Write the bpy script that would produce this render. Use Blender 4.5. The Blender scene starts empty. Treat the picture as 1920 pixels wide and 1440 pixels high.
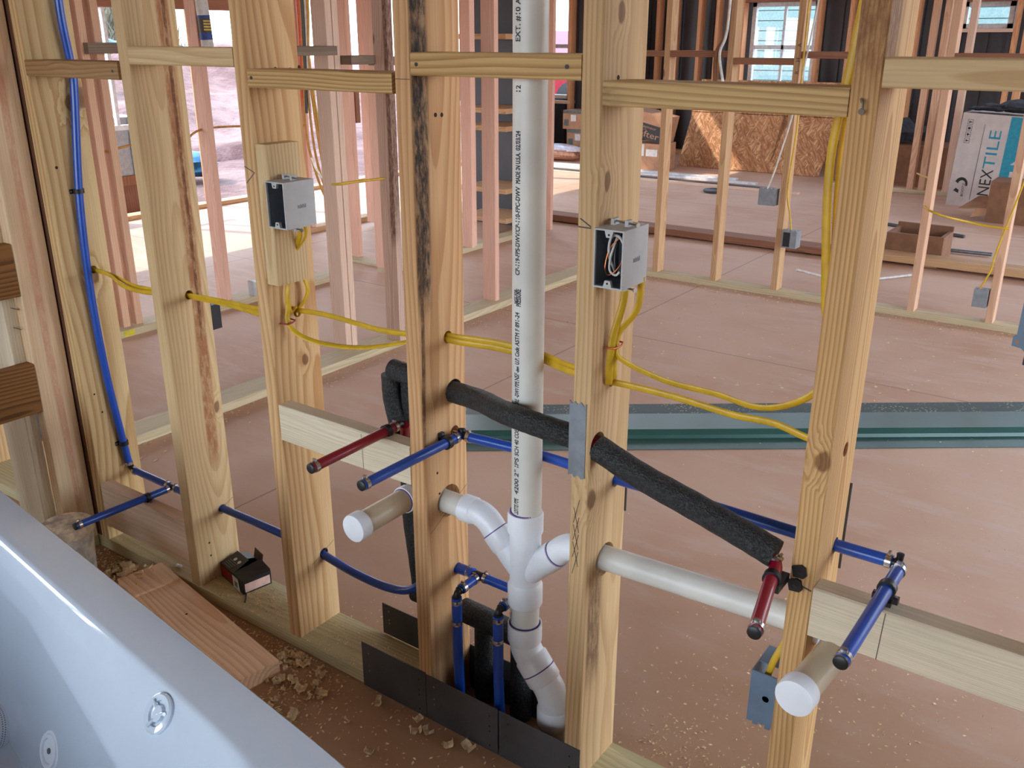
import bpy, bmesh, math, random
from mathutils import Vector, Matrix, noise
random.seed(7)
S = bpy.context.scene
C = S.collection
PI = math.pi

# ------------------------------------------------------------------ camera, sky, sun, exposure
cam = bpy.data.cameras.new('camera'); camo = bpy.data.objects.new('camera', cam); C.objects.link(camo)
cam.sensor_fit = 'HORIZONTAL'; cam.sensor_width = 36.0; cam.lens = 1722.05 / 1920 * 36; cam.clip_start = 0.02; cam.clip_end = 400
_r = Vector((0.81376571, 0.58119191, 0.00115577)); _u = Vector((-0.20494157, 0.28509041, 0.93633456)); _w = Vector((-0.54386058, 0.76219382, -0.35110718))
camo.matrix_world = Matrix(((_r.x, _u.x, -_w.x, 0.37072), (_r.y, _u.y, -_w.y, -1.27778), (_r.z, _u.z, -_w.z, 1.45743), (0, 0, 0, 1)))
S.camera = camo
W = bpy.data.worlds.new('sky'); S.world = W; W.use_nodes = True
_n = W.node_tree.nodes; _l = W.node_tree.links
_bg = _n['Background']; _bg.inputs['Strength'].default_value = 3.4
_tc = _n.new('ShaderNodeTexCoord'); _sx = _n.new('ShaderNodeSeparateXYZ'); _rp = _n.new('ShaderNodeValToRGB')
_l.new(_tc.outputs['Generated'], _sx.inputs[0]); _l.new(_sx.outputs['Z'], _rp.inputs[0]); _l.new(_rp.outputs[0], _bg.inputs[0])
_rp.color_ramp.elements[0].color = (0.88, 0.94, 1.0, 1); _rp.color_ramp.elements[0].position = 0.0
_rp.color_ramp.elements[1].color = (0.45, 0.67, 1.0, 1); _rp.color_ramp.elements[1].position = 0.8
sun = bpy.data.lights.new('sun', 'SUN'); suno = bpy.data.objects.new('sun', sun); C.objects.link(suno)
sun.energy = 2.2; sun.angle = 0.01; sun.color = (1.0, 0.93, 0.82)
suno.rotation_euler = Vector((0.62, 0.20, -0.62)).to_track_quat('-Z', 'Y').to_euler()
S.cycles.max_bounces = 5; S.cycles.diffuse_bounces = 4; S.cycles.glossy_bounces = 2; S.cycles.transmission_bounces = 2; S.cycles.transparent_max_bounces = 6; S.cycles.caustics_reflective = False; S.cycles.caustics_refractive = False
S.view_settings.view_transform = 'Standard'; S.view_settings.look = 'None'; S.view_settings.gamma = 1.0
S.view_settings.use_curve_mapping = False; S.view_settings.exposure = 1.22

# ------------------------------------------------------------------ materials
def lin(c):
    return tuple(((v / 255) / 12.92 if v / 255 <= 0.04045 else ((v / 255 + 0.055) / 1.055) ** 2.4) for v in c) + (1.0,)
class NT:
    def __init__(s, name):
        s.m = bpy.data.materials.new(name); s.m.use_nodes = True
        s.n = s.m.node_tree.nodes; s.l = s.m.node_tree.links; s.b = s.n['Principled BSDF']
    def set(s, sock, v):
        if hasattr(v, 'is_output') or isinstance(v, bpy.types.NodeSocket): s.l.new(v, sock)
        else: sock.default_value = v
    def math(s, op, a, b=0.0, c=None, clamp=False):
        x = s.n.new('ShaderNodeMath'); x.operation = op; x.use_clamp = clamp
        s.set(x.inputs[0], a); s.set(x.inputs[1], b)
        if c is not None: s.set(x.inputs[2], c)
        return x.outputs[0]
    def vmath(s, op, a, b=(0, 0, 0), out=0):
        x = s.n.new('ShaderNodeVectorMath'); x.operation = op
        s.set(x.inputs[0], a); s.set(x.inputs[1], b)
        return x.outputs[out]
    def coord(s, kind='Object'): return s.n.new('ShaderNodeTexCoord').outputs[kind]
    def noise(s, vec, scale, detail=3, rough=0.55):
        x = s.n.new('ShaderNodeTexNoise'); s.l.new(vec, x.inputs['Vector']); x.inputs['Scale'].default_value = scale
        x.inputs['Detail'].default_value = detail; x.inputs['Roughness'].default_value = rough
        return x.outputs[0]
    def scale(s, vec, v): return s.vmath('MULTIPLY', vec, v)
    def mix(s, f, a, b):
        x = s.n.new('ShaderNodeMix'); x.data_type = 'RGBA'
        s.set(x.inputs[0], f); s.set(x.inputs[6], a); s.set(x.inputs[7], b)
        return x.outputs[2]
    def range(s, v, a, b, c=0.0, d=1.0):
        x = s.n.new('ShaderNodeMapRange'); x.interpolation_type = 'SMOOTHSTEP'
        s.set(x.inputs[0], v); x.inputs[1].default_value = a; x.inputs[2].default_value = b; x.inputs[3].default_value = c; x.inputs[4].default_value = d
        return x.outputs[0]
    def bump(s, h, dist, strength=0.5):
        x = s.n.new('ShaderNodeBump'); s.l.new(h, x.inputs['Height']); x.inputs['Distance'].default_value = dist; x.inputs['Strength'].default_value = strength
        s.l.new(x.outputs[0], s.b.inputs['Normal'])
    def n_sep(s, v):
        x = s.n.new('ShaderNodeSeparateXYZ'); s.l.new(v, x.inputs[0]); return x.outputs[0]
    def col(s, v): s.set(s.b.inputs['Base Color'], v)
    def rough(s, v): s.set(s.b.inputs['Roughness'], v)

def plain(name, rgb, rough=0.5, metal=0.0, var=0.06, vs=30.0, bump=0.0, coat=0.0, spec=0.5):
    t = NT(name); c = lin(rgb)
    nz = t.noise(t.coord(), vs, 3)
    d = tuple(max(0, v * (1 - 2.2 * var)) for v in c[:3]) + (1,); u = tuple(min(1, v * (1 + 2.2 * var)) for v in c[:3]) + (1,)
    t.col(t.mix(t.range(nz, 0.3, 0.7), d, u)); t.rough(rough); t.b.inputs['Metallic'].default_value = metal
    t.b.inputs['Coat Weight'].default_value = coat; t.b.inputs['Specular IOR Level'].default_value = spec
    if bump: t.bump(t.noise(t.coord(), vs * 4, 4), bump, 0.6)
    return t.m

def wood(name, light, dark, rings=150.0, ring_amt=0.55, rough=0.7, knots=(), pith=None, streaks=(), blotch=0.25, far=False, autoknot=0.5):
    """solid wood: growth rings round a pith line beside the board, long axis = local z"""
    t = NT(name); o = t.coord()
    inf = t.n.new('ShaderNodeObjectInfo').outputs['Random']
    cx = t.n.new('ShaderNodeCombineXYZ'); t.set(cx.inputs[0], t.math('MULTIPLY', inf, 17.3)); t.set(cx.inputs[1], t.math('MULTIPLY', inf, 31.7)); t.set(cx.inputs[2], t.math('MULTIPLY', inf, 53.1))
    v = t.vmath('ADD', o, cx.outputs[0])
    # slow wander of the grain
    wn = t.n.new('ShaderNodeTexNoise'); t.l.new(t.scale(v, (3.0, 3.0, 0.8)), wn.inputs['Vector']); wn.inputs['Scale'].default_value = 1.0; wn.inputs['Detail'].default_value = 2
    wob = t.scale(t.vmath('SUBTRACT', wn.outputs['Color'], (0.5, 0.5, 0.5)), (0.09, 0.09, 0.0))
    g = t.vmath('ADD', o, wob)
    if pith is None:
        pc = t.n.new('ShaderNodeCombineXYZ')
        t.set(pc.inputs[0], t.math('MULTIPLY_ADD', inf, 0.16, -0.08))
        t.set(pc.inputs[1], t.math('MULTIPLY_ADD', t.math('FRACT', t.math('MULTIPLY', inf, 7.77)), 0.20, -0.10))
        g = t.vmath('SUBTRACT', g, pc.outputs[0])
    else:
        g = t.vmath('SUBTRACT', g, (pith[0], pith[1], 0))
    d = t.vmath('LENGTH', t.scale(g, (1, 1, 0.012)), out=1)
    kmask = 0.0; kring = None
    # sparse small knots everywhere
    if autoknot:
        vo = t.n.new('ShaderNodeTexVoronoi'); vo.inputs['Scale'].default_value = 1.0; t.l.new(t.scale(v, (9.0, 9.0, 4.2)), vo.inputs['Vector'])
        kd = vo.outputs['Distance']
        sel = t.range(t.math('FRACT', t.math('MULTIPLY', t.vmath('LENGTH', vo.outputs['Color'], out=1), 5.3)), 1.0 - 0.45 * autoknot, 1.0 - 0.45 * autoknot + 0.02)
        push = t.math('MULTIPLY', t.range(kd, 0.0, 0.42, 1.0, 0.0), sel)
        kmask = t.math('MULTIPLY', t.range(kd, 0.05, 0.15, 1.0, 0.0), sel)
        d = t.math('MULTIPLY_ADD', push, 0.012, d)
    if knots: fib0 = t.noise(t.scale(v, (60, 60, 26)), 1.0, 2, 0.5)
    for (kx, ky, kz, kr) in knots:
        kl = t.vmath('LENGTH', t.scale(t.vmath('SUBTRACT', t.vmath('ADD', o, t.scale(wob, (0.25, 0.25, 0))), (kx, ky, kz)), (1, 1, 0.62)), out=1); kl = t.math('MULTIPLY', kl, t.math('MULTIPLY_ADD', fib0, 1.1, 0.5))
        d = t.math('MULTIPLY_ADD', t.range(kl, 0.0, kr * 3.2, 1.0, 0.0), kr * 1.1, d)
        kmask = t.math('MAXIMUM', kmask, t.range(kl, kr * 0.7, kr * 1.05, 1.0, 0.0))
    saw = t.math('FRACT', t.math('MULTIPLY', d, rings))
    ring = t.math('MULTIPLY', t.range(saw, 0.25, 0.92), t.range(saw, 0.93, 1.0, 1.0, 0.0))
    fib = t.noise(t.scale(v, (260, 260, 7)), 1.0, 2, 0.6)
    blo = t.noise(t.scale(v, (9, 9, 1.6)), 1.0, 2, 0.6)
    f = t.math('MULTIPLY', ring, t.math('MULTIPLY_ADD', blo, 0.6, ring_amt - 0.3), clamp=True)
    L, D = lin(light), lin(dark)
    base = t.mix(t.math('MULTIPLY', t.range(blo, 0.35, 0.7), blotch * 2), L, tuple(L[i] * 0.62 + D[i] * 0.38 for i in range(3)) + (1,))
    colr = t.mix(f, base, D)
    fibv = t.math('MULTIPLY_ADD', fib, 0.42, 0.79)
    mulc = t.n.new('ShaderNodeCombineXYZ')
    for i in range(3): t.set(mulc.inputs[i], fibv)
    colr = t.vmath('MULTIPLY', colr, mulc.outputs[0])
    K = (D[0] * 0.30, D[1] * 0.20, D[2] * 0.16, 1)
    colr = t.mix(t.math('MULTIPLY', kmask, 0.74), colr, K) if (autoknot or knots) else colr
    for (ax, c0, half, z0, z1, amt, rgb, *lim) in streaks:          # stains with a shape of their own, local coordinates
        sp = t.n.new('ShaderNodeSeparateXYZ'); t.l.new(t.vmath('ADD', o, t.scale(wob, (0.6, 0.6, 0))), sp.inputs[0])
        a = t.math('ABSOLUTE', t.math('SUBTRACT', sp.outputs['XYZ'.index(ax)], c0))
        m_ = t.math('MULTIPLY', t.range(a, half * 0.55, half, 1.0, 0.0), t.math('MULTIPLY', t.range(sp.outputs[2], z0 - 0.05, z0 + 0.05), t.range(sp.outputs[2], z1 - 0.06, z1 + 0.06, 1.0, 0.0)))
        if lim: m_ = t.math('MULTIPLY', m_, t.range(t.n_sep(o), lim[0], lim[0] + 0.002))
        spk = t.range(t.noise(t.scale(v, (90, 90, 30)), 1.0, 4, 0.7), 0.3, 0.62)
        m_ = t.math('MULTIPLY', m_, t.math('MULTIPLY_ADD', spk, 0.6, 0.4))
        colr = t.mix(t.math('MULTIPLY', m_, amt), colr, lin(rgb))
    t.col(colr); t.rough(rough); t.b.inputs['Specular IOR Level'].default_value = 0.28
    if not far: t.bump(fib, 0.0007, 0.5)
    return t.m

M = {}
M['barkd'] = wood('dark_bark', (112, 70, 46), (60, 38, 28), rings=120)
M['lightblock'] = wood('pinkish_block', (242, 220, 196), (224, 192, 164), rings=60, ring_amt=0.4)
M['pine'] = wood('pine', (216, 182, 136), (176, 130, 82))
M['pine2'] = wood('pine_pale', (214, 186, 140), (180, 138, 88), rings=120)
M['pine_block'] = wood('pine_block', (206, 172, 116), (156, 112, 62), rings=130, ring_amt=0.75)
M['white_block'] = wood('white_block', (222, 208, 180), (204, 182, 148), rings=240, ring_amt=0.45, autoknot=0.1)
M['treated'] = wood('treated_plate', (206, 192, 150), (172, 162, 118), rings=110, ring_amt=0.6)
M['treated2'] = wood('treated_plate_far', (206, 186, 152), (172, 158, 120), rings=110, far=True)
M['pink'] = wood('pink_fir', (234, 188, 164), (212, 154, 130), rings=170, ring_amt=0.45, far=True)
M['pale'] = wood('pale_fir', (228, 196, 172), (206, 164, 140), rings=150, ring_amt=0.45, far=True)
M['tan'] = wood('tan_fir', (206, 166, 124), (166, 120, 82), rings=150, far=True)
M['tan2'] = wood('peach_fir', (220, 178, 146), (190, 140, 110), rings=150, far=True)
M['orange'] = wood('orange_fir', (230, 172, 128), (200, 136, 94), rings=150, far=True)
M['brown'] = wood('brown_lumber', (156, 108, 82), (120, 78, 56), rings=120, far=True)
M['darkb'] = wood('dark_board', (150, 104, 56), (92, 58, 28), rings=95, ring_amt=0.8)
M['burnt_block'] = wood('burnt_end_block', (208, 176, 122), (164, 122, 72), rings=110, ring_amt=0.75, streaks=(('Y', -0.004, 0.024, -1, 0.004, 1.0, (28, 24, 22)),))
M['weather'] = wood('weathered_grey', (136, 116, 98), (104, 84, 68), rings=110, far=True)
M['darkb2'] = wood('weathered_block', (170, 132, 88), (124, 88, 52), rings=110)
M['redplank'] = wood('red_plank', (250, 212, 172), (226, 172, 128), rings=80, ring_amt=0.7, autoknot=0.1)

M['pvc'] = plain('pvc_white', (236, 239, 242), 0.32, var=0.02, vs=9)
M['pvc_pipe'] = plain('pvc_pipe', (222, 220, 210), 0.38, var=0.05, vs=6)
M['pvc_stub'] = plain('pvc_stub', (206, 188, 158), 0.35, var=0.06, vs=8)
M['purple'] = plain('purple_primer', (96, 62, 132), 0.4)
M['ink'] = plain('black_ink', (62, 62, 66), 0.6)
M['pencil'] = plain('pencil', (84, 74, 64), 0.8)
M['blue'] = plain('blue_pex', (24, 74, 168), 0.28, var=0.03, spec=0.6)
M['red'] = plain('red_pex', (150, 18, 44), 0.3, var=0.03, spec=0.6)
M['blackp'] = plain('black_plastic', (28, 28, 30), 0.42)
M['steelring'] = plain('crimp_steel', (196, 192, 186), 0.25, metal=1.0)
def foam_mat():
    t = NT('foam_sleeve'); o = t.coord(); v = t.n.new('ShaderNodeTexVoronoi'); v.inputs['Scale'].default_value = 330; t.l.new(o, v.inputs['Vector'])
    n = t.noise(o, 190, 4, 0.75)
    t.col(t.mix(t.range(n, 0.42, 0.7), lin((24, 25, 26)), lin((66, 70, 70)))); t.rough(0.55); t.bump(t.math('ADD', n, v.outputs['Distance']), 0.0022, 0.9); return t.m
M['foam'] = foam_mat()
M['cable'] = plain('yellow_cable', (206, 166, 34), 0.4, var=0.05)
M['cable_far'] = plain('tan_cable', (196, 140, 62), 0.5)
M['orange_cable'] = plain('orange_cable', (214, 84, 34), 0.5)
M['white_cable'] = plain('white_cable', (214, 210, 202), 0.45)
M['copper'] = plain('copper_wire', (186, 104, 66), 0.3, metal=1.0)
M['gray_box'] = plain('gray_box', (186, 186, 184), 0.5, var=0.03, vs=14)
M['gray_far'] = plain('gray_box_far', (136, 138, 142), 0.5)
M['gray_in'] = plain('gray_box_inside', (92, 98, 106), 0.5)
M['blue_box'] = plain('bluegray_box', (108, 128, 148), 0.5, var=0.03, vs=20)
M['staple'] = plain('copper_staple', (172, 84, 56), 0.35, metal=0.7)
M['redstaple'] = plain('red_staple', (150, 36, 34), 0.45)
M['nail'] = plain('nail_steel', (170, 168, 162), 0.3, metal=1.0)
M['darknail'] = plain('dark_nail', (44, 38, 36), 0.5)
M['steel'] = plain('dark_steel', (84, 84, 86), 0.45, metal=0.25, var=0.1, vs=6)
M['galv'] = plain('galvanised', (148, 154, 160), 0.42, metal=0.85, var=0.05)
M['green'] = plain('green_steel', (44, 82, 74), 0.34, var=0.06, vs=3)
M['white_acr'] = plain('white_acrylic', (208, 218, 228), 0.1, var=0.004, coat=1.0)
M['white_pl'] = plain('white_plastic', (226, 230, 234), 0.25, var=0.01)
M['dusty_white'] = plain('dusty_white', (228, 224, 212), 0.6, var=0.16, vs=22)
M['hole'] = plain('hole_dark', (48, 32, 22), 0.9)
M['cardboard'] = plain('cardboard', (176, 130, 98), 0.8, var=0.06, vs=12)
M['card_dark'] = plain('cardboard_dark', (132, 92, 66), 0.85, var=0.06, vs=12)
M['card_white'] = plain('carton_white', (196, 184, 178), 0.7, var=0.03, vs=10)
M['teal'] = plain('teal_print', (38, 138, 160), 0.6)
M['black_print'] = plain('black_print', (34, 30, 32), 0.6)
M['black_card'] = plain('black_carton', (26, 25, 24), 0.42, var=0.1)
M['red_card'] = plain('red_carton', (132, 22, 32), 0.5)
M['white_label'] = plain('white_label', (214, 206, 200), 0.6)
M['pink_label'] = plain('pink_label', (216, 180, 166), 0.6)
M['grey_print'] = plain('grey_print', (96, 96, 92), 0.6)
M['chip'] = plain('wood_chip', (240, 204, 160), 0.8, var=0.15, vs=60)
M['cloth'] = plain('dark_cloth', (58, 60, 68), 0.9, var=0.15, vs=20)
M['insul'] = plain('insulation', (206, 150, 118), 0.95, var=0.12, vs=40, bump=0.01)
M['clearwrap'] = plain('plastic_wrap', (224, 214, 222), 0.25)
M['dusty_lid'] = plain('dusty_lid', (226, 204, 178), 0.75, var=0.2, vs=26)
M['brown_film'] = plain('brown_film', (92, 74, 64), 0.5)
M['metalwall'] = plain('dark_siding', (72, 72, 78), 0.5, var=0.08, vs=2)
M['white_frame'] = plain('vinyl_frame', (214, 216, 218), 0.4)
M['siding'] = plain('mint_siding', (116, 142, 138), 0.6)
M['roofing'] = plain('roof_underside', (178, 170, 162), 0.9)
M['truck'] = plain('red_paint', (150, 24, 44), 0.3)
M['darkglass'] = plain('dark_glass', (22, 26, 32), 0.1)
M['foliage'] = plain('foliage', (50, 60, 38), 0.9, var=0.3, vs=3)
M['drygrass'] = plain('dry_grass', (92, 84, 66), 0.95, var=0.25, vs=2)
M['bark'] = plain('bark', (96, 84, 74), 0.95)
M['bluetarp'] = plain('blue_tarp', (40, 92, 120), 0.5, var=0.2, vs=8)
M['caulk'] = plain('caulk_white', (206, 200, 192), 0.5)
M['caulk_blue'] = plain('caulk_blue', (34, 58, 128), 0.5)
M['caulk_dark'] = plain('caulk_brown', (70, 58, 40), 0.5)
M['yellow_pr'] = plain('yellow_print', (204, 168, 52), 0.5)
M['yellow_tag'] = plain('yellow_tag', (206, 190, 40), 0.6)

def concrete():
    t = NT('dusty_slab'); o = t.coord()
    n1 = t.noise(o, 0.8, 3, 0.6); n2 = t.noise(t.scale(o, (1.0, 3.0, 1.0)), 3.0, 4, 0.65); n3 = t.noise(o, 60, 3, 0.7)
    a, b, c = lin((214, 176, 150)), lin((198, 154, 126)), lin((214, 186, 168))
    col = t.mix(t.range(n1, 0.35, 0.65), b, a)
    col = t.mix(t.math('MULTIPLY', t.range(n2, 0.45, 0.75), 0.7), col, c)
    col = t.mix(t.math('MULTIPLY', t.range(n3, 0.5, 0.8), 0.25), col, b)
    sp = t.n.new('ShaderNodeSeparateXYZ'); t.l.new(t.vmath('ADD', o, t.scale(t.vmath('SUBTRACT', t.n.new('ShaderNodeTexNoise').outputs['Color'], (0.5, 0.5, 0.5)), (0.004, 0.004, 0))), sp.inputs[0])
    sy = t.n.new('ShaderNodeSeparateXYZ'); t.l.new(o, sy.inputs[0])
    dirt_shade = t.range(t.math('MULTIPLY_ADD', n1, 1.3, sy.outputs[1]), 0.75, 1.9, 0.75, 0.0)        # dirty brown plus painted-in shade, darkening the slab along the near wall
    col = t.mix(dirt_shade, col, lin((160, 120, 86)))
    cut = 0.0
    for ax, vals in (('X', (-4.9, -1.95, 2.6)), ('Y', (2.85, 6.9, 10.2))):   # saw cuts in the slab
        for q in vals:
            m_ = t.range(t.math('ABSOLUTE', t.math('SUBTRACT', sp.outputs['XYZ'.index(ax)], q)), 0.0015, 0.005, 1.0, 0.0)
            cut = t.math('MAXIMUM', cut, m_)
    col = t.mix(t.math('MULTIPLY', cut, 0.55), col, lin((84, 58, 46)))
    t.col(col); t.rough(t.math('MULTIPLY_ADD', n2, 0.3, 0.5)); t.b.inputs['Specular IOR Level'].default_value = 0.3
    t.bump(n3, 0.001, 0.35)
    return t.m
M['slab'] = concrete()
def clay():
    t = NT('red_clay'); o = t.coord(); n1 = t.noise(o, 0.7, 6, 0.7); n2 = t.noise(o, 5, 5, 0.7)
    t.col(t.mix(t.range(n1, 0.35, 0.65), lin((96, 60, 52)), lin((138, 106, 96))))
    t.rough(0.95); t.bump(n2, 0.12, 0.8); return t.m
M['clay'] = clay()
def osb():
    t = NT('osb_board'); o = t.coord(); sp = t.n.new('ShaderNodeSeparateXYZ'); t.l.new(o, sp.inputs[0]); acc = None; h = None
    for k, (a, sx, sy) in enumerate(((0.35, 9, 60), (-0.6, 11, 70), (1.2, 10, 64), (2.2, 12, 58))):     # strands lying in several directions
        u = t.math('ADD', t.math('MULTIPLY', sp.outputs[0], math.cos(a)), t.math('MULTIPLY', sp.outputs[2], math.sin(a)))
        w = t.math('ADD', t.math('MULTIPLY', sp.outputs[0], -math.sin(a)), t.math('MULTIPLY', sp.outputs[2], math.cos(a)))
        c = t.n.new('ShaderNodeCombineXYZ'); t.set(c.inputs[0], t.math('MULTIPLY', u, sx)); t.set(c.inputs[1], t.math('MULTIPLY', w, sy)); c.inputs[2].default_value = k * 7.3
        n = t.noise(c.outputs[0], 1.0, 2, 0.5)
        colk = t.mix(t.range(n, 0.35, 0.65), lin((158, 104, 66)), lin(((222, 170, 122), (210, 150, 104), (230, 182, 136), (200, 144, 98))[k]))
        acc = colk if acc is None else t.mix(t.range(t.noise(c.outputs[0], 0.35, 2), 0.47, 0.53), acc, colk); h = n if h is None else t.math('MAXIMUM', h, n)
    t.col(acc); t.rough(0.8); t.bump(h, 0.002, 0.6); return t.m
M['osb'] = osb()
def glass():
    t = NT('window_glass'); tr = t.n.new('ShaderNodeBsdfTransparent'); gl = t.n.new('ShaderNodeBsdfGlossy'); gl.inputs['Roughness'].default_value = 0.02
    mx = t.n.new('ShaderNodeMixShader'); mx.inputs[0].default_value = 0.06
    t.l.new(tr.outputs[0], mx.inputs[1]); t.l.new(gl.outputs[0], mx.inputs[2]); t.l.new(mx.outputs[0], t.n['Material Output'].inputs[0]); return t.m
M['glass'] = glass()

# ------------------------------------------------------------------ mesh helpers
class MB:
    def __init__(s): s.v = []; s.f = []; s.mi = []
    def add(s, vs, fs, mi=0):
        k = len(s.v); s.v += [tuple(q) for q in vs]; s.f += [tuple(k + i for i in f) for f in fs]; s.mi += [mi] * len(fs); return s
    def box(s, a, b, ch=0.0, mi=0):
        (x0, y0, z0), (x1, y1, z1) = a, b
        x0, x1 = min(x0, x1), max(x0, x1); y0, y1 = min(y0, y1), max(y0, y1); z0, z1 = min(z0, z1), max(z0, z1)
        return s.add([(x0, y0, z0), (x1, y0, z0), (x1, y1, z0), (x0, y1, z0), (x0, y0, z1), (x1, y0, z1), (x1, y1, z1), (x0, y1, z1)],
                     [(0, 3, 2, 1), (4, 5, 6, 7), (0, 1, 5, 4), (1, 2, 6, 5), (2, 3, 7, 6), (3, 0, 4, 7)], mi)
    def prism(s, poly, z0, z1, mi=0):           # poly in xy, extruded in z
        n = len(poly); vs = [(x, y, z0) for x, y in poly] + [(x, y, z1) for x, y in poly]
        fs = [tuple(range(n - 1, -1, -1)), tuple(range(n, 2 * n))] + [(i, (i + 1) % n, n + (i + 1) % n, n + i) for i in range(n)]
        return s.add(vs, fs, mi)
    def quad(s, a, b, c, d, t=0.0, mi=0):        # sheet with thickness t along its normal
        a, b, c, d = map(Vector, (a, b, c, d))
        if not t: return s.add([a, b, c, d], [(0, 1, 2, 3)], mi)
        nn = (b - a).cross(d - a).normalized() * t
        return s.add([a, b, c, d, a + nn, b + nn, c + nn, d + nn], [(3, 2, 1, 0), (4, 5, 6, 7), (0, 1, 5, 4), (1, 2, 6, 5), (2, 3, 7, 6), (3, 0, 4, 7)], mi)
    def tube(s, pts, r, n=14, caps=True, flat=None, ref=None, mi=0):
        P = [Vector(p) for p in pts]; m = len(P); R = r if isinstance(r, (list, tuple)) else [r] * m
        T = []
        for i in range(m):
            a = (P[i] - P[i - 1]).normalized() if i else None; b = (P[i + 1] - P[i]).normalized() if i < m - 1 else None
            T.append((a + b).normalized() if a and b and (a + b).length > 1e-6 else (a or b))
        up = Vector(ref) if ref else (Vector((0, 0, 1)) if abs(T[0].z) < 0.9 else Vector((0, 1, 0)))
        u = (up - T[0] * up.dot(T[0])).normalized(); vs = []; fs = []
        for i in range(m):
            u = (u - T[i] * u.dot(T[i]))
            if u.length < 1e-6: u = T[i].orthogonal()
            u.normalize(); w = T[i].cross(u)
            for k in range(n):
                a = 2 * PI * k / n; ru = R[i]; rw = R[i] * (flat if flat else 1.0)
                vs.append(P[i] + u * (math.cos(a) * ru) + w * (math.sin(a) * rw))
        for i in range(m - 1):
            for k in range(n):
                fs.append((i * n + k, i * n + (k + 1) % n, (i + 1) * n + (k + 1) % n, (i + 1) * n + k))
        if caps: fs += [tuple(range(n - 1, -1, -1)), tuple((m - 1) * n + k for k in range(n))]
        return s.add(vs, fs, mi)
    def lathe(s, prof, origin, axis, n=28, mi=0):   # prof: (radius, height along axis)
        o = Vector(origin); z = Vector(axis).normalized(); x = z.orthogonal().normalized(); y = z.cross(x); vs = []; fs = []
        for (r, h) in prof:
            for k in range(n):
                a = 2 * PI * k / n; vs.append(o + z * h + x * (r * math.cos(a)) + y * (r * math.sin(a)))
        for i in range(len(prof) - 1):
            for k in range(n): fs.append((i * n + k, i * n + (k + 1) % n, (i + 1) * n + (k + 1) % n, (i + 1) * n + k))
        if prof[0][0] > 1e-5: fs.append(tuple(range(n - 1, -1, -1)))
        if prof[-1][0] > 1e-5: fs.append(tuple((len(prof) - 1) * n + k for k in range(n)))
        return s.add(vs, fs, mi)

def link(o, parent=None):
    C.objects.link(o)
    if parent is not None:
        o.parent = parent; o.matrix_parent_inverse = parent_world(parent).inverted()
    return o
def parent_world(p):
    m = Matrix.LocRotScale(p.location, p.rotation_euler, p.scale)
    return parent_world(p.parent) @ p.matrix_parent_inverse @ m if p.parent else m
def tag(o, label=None, cat=None, group=None, kind=None):
    if label: o['label'] = label
    if cat: o['category'] = cat
    if group: o['group'] = group
    if kind: o['kind'] = kind
    return o
def obj(name, mb, mat, parent=None, smooth=False, label=None, cat=None, group=None, kind=None, mats=None, local=None):
    me = bpy.data.meshes.new(name); me.from_pydata(mb.v, [], mb.f); me.update()
    for m_ in ([mat] if mats is None else mats): me.materials.append(M[m_] if isinstance(m_, str) else m_)
    if mats: me.polygons.foreach_set('material_index', mb.mi)
    if smooth:
        me.polygons.foreach_set('use_smooth', [True] * len(me.polygons))
        try: me.set_sharp_from_angle(angle=math.radians(42))
        except Exception: pass
    o = bpy.data.objects.new(name, me)
    if local is not None: o.matrix_basis = local
    link(o, parent)
    return tag(o, label, cat, group, kind)
def thing(name, label, cat, loc=(0, 0, 0), group=None, kind=None, rz=0.0):
    o = bpy.data.objects.new(name, None); o.location = loc; o.rotation_euler = (0, 0, rz); o.empty_display_size = 0.05; C.objects.link(o)
    return tag(o, label, cat, group, kind)
def wall(name, label): return thing(name, label, None, kind='structure')

AX = {'z': Matrix.Identity(3), 'x': Matrix(((0, 0, 1), (1, 0, 0), (0, 1, 0))), 'y': Matrix(((1, 0, 0), (0, 0, 1), (0, -1, 0)))}
def board(name, a, b, axis, mat, parent=None, ch=0.0022, label=None, cat=None, group=None, rot=None, kind=None, lean=None):
    """a sawn board between corners a and b, local z along its length, eased edges"""
    a, b = Vector([min(p, q) for p, q in zip(a, b)]), Vector([max(p, q) for p, q in zip(a, b)])
    base = (a + b) / 2; i = 'xyz'.index(axis); base[i] = a[i]
    R = AX[axis]; d = b - a; dl = R.transposed() @ d
    hx, hy, L = abs(dl.x) / 2, abs(dl.y) / 2, abs(dl.z)
    sgn = 1 if dl.z > 0 else -1
    poly = [(hx - ch, -hy), (hx, -hy + ch), (hx, hy - ch), (hx - ch, hy), (-hx + ch, hy), (-hx, hy - ch), (-hx, -hy + ch), (-hx + ch, -hy)]
    mb = MB().prism(poly, 0 if sgn > 0 else -L, L if sgn > 0 else 0)
    mat4 = Matrix.Translation(base) @ (rot.to_4x4() if rot is not None else Matrix.Identity(4)) @ R.to_4x4()
    if lean is not None:
        mat4 = Matrix.Translation(base) @ Matrix(((1, 0, lean[0], 0), (0, 1, lean[1], 0), (0, 0, 1, 0), (0, 0, 0, 1))) @ R.to_4x4()
    o = bpy.data.objects.new(name, None); 
    me = bpy.data.meshes.new(name)
    if lean is not None and axis == 'z':
        mb.v = [(x + lean[0] * z, y + lean[1] * z, z) for x, y, z in mb.v]; mat4 = Matrix.Translation(base)
    me.from_pydata(mb.v, [], mb.f); me.update(); me.materials.append(M[mat] if isinstance(mat, str) else mat)
    bpy.data.objects.remove(o); o = bpy.data.objects.new(name, me); o.matrix_basis = mat4; link(o, parent)
    return tag(o, label, cat, group, kind)
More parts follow.
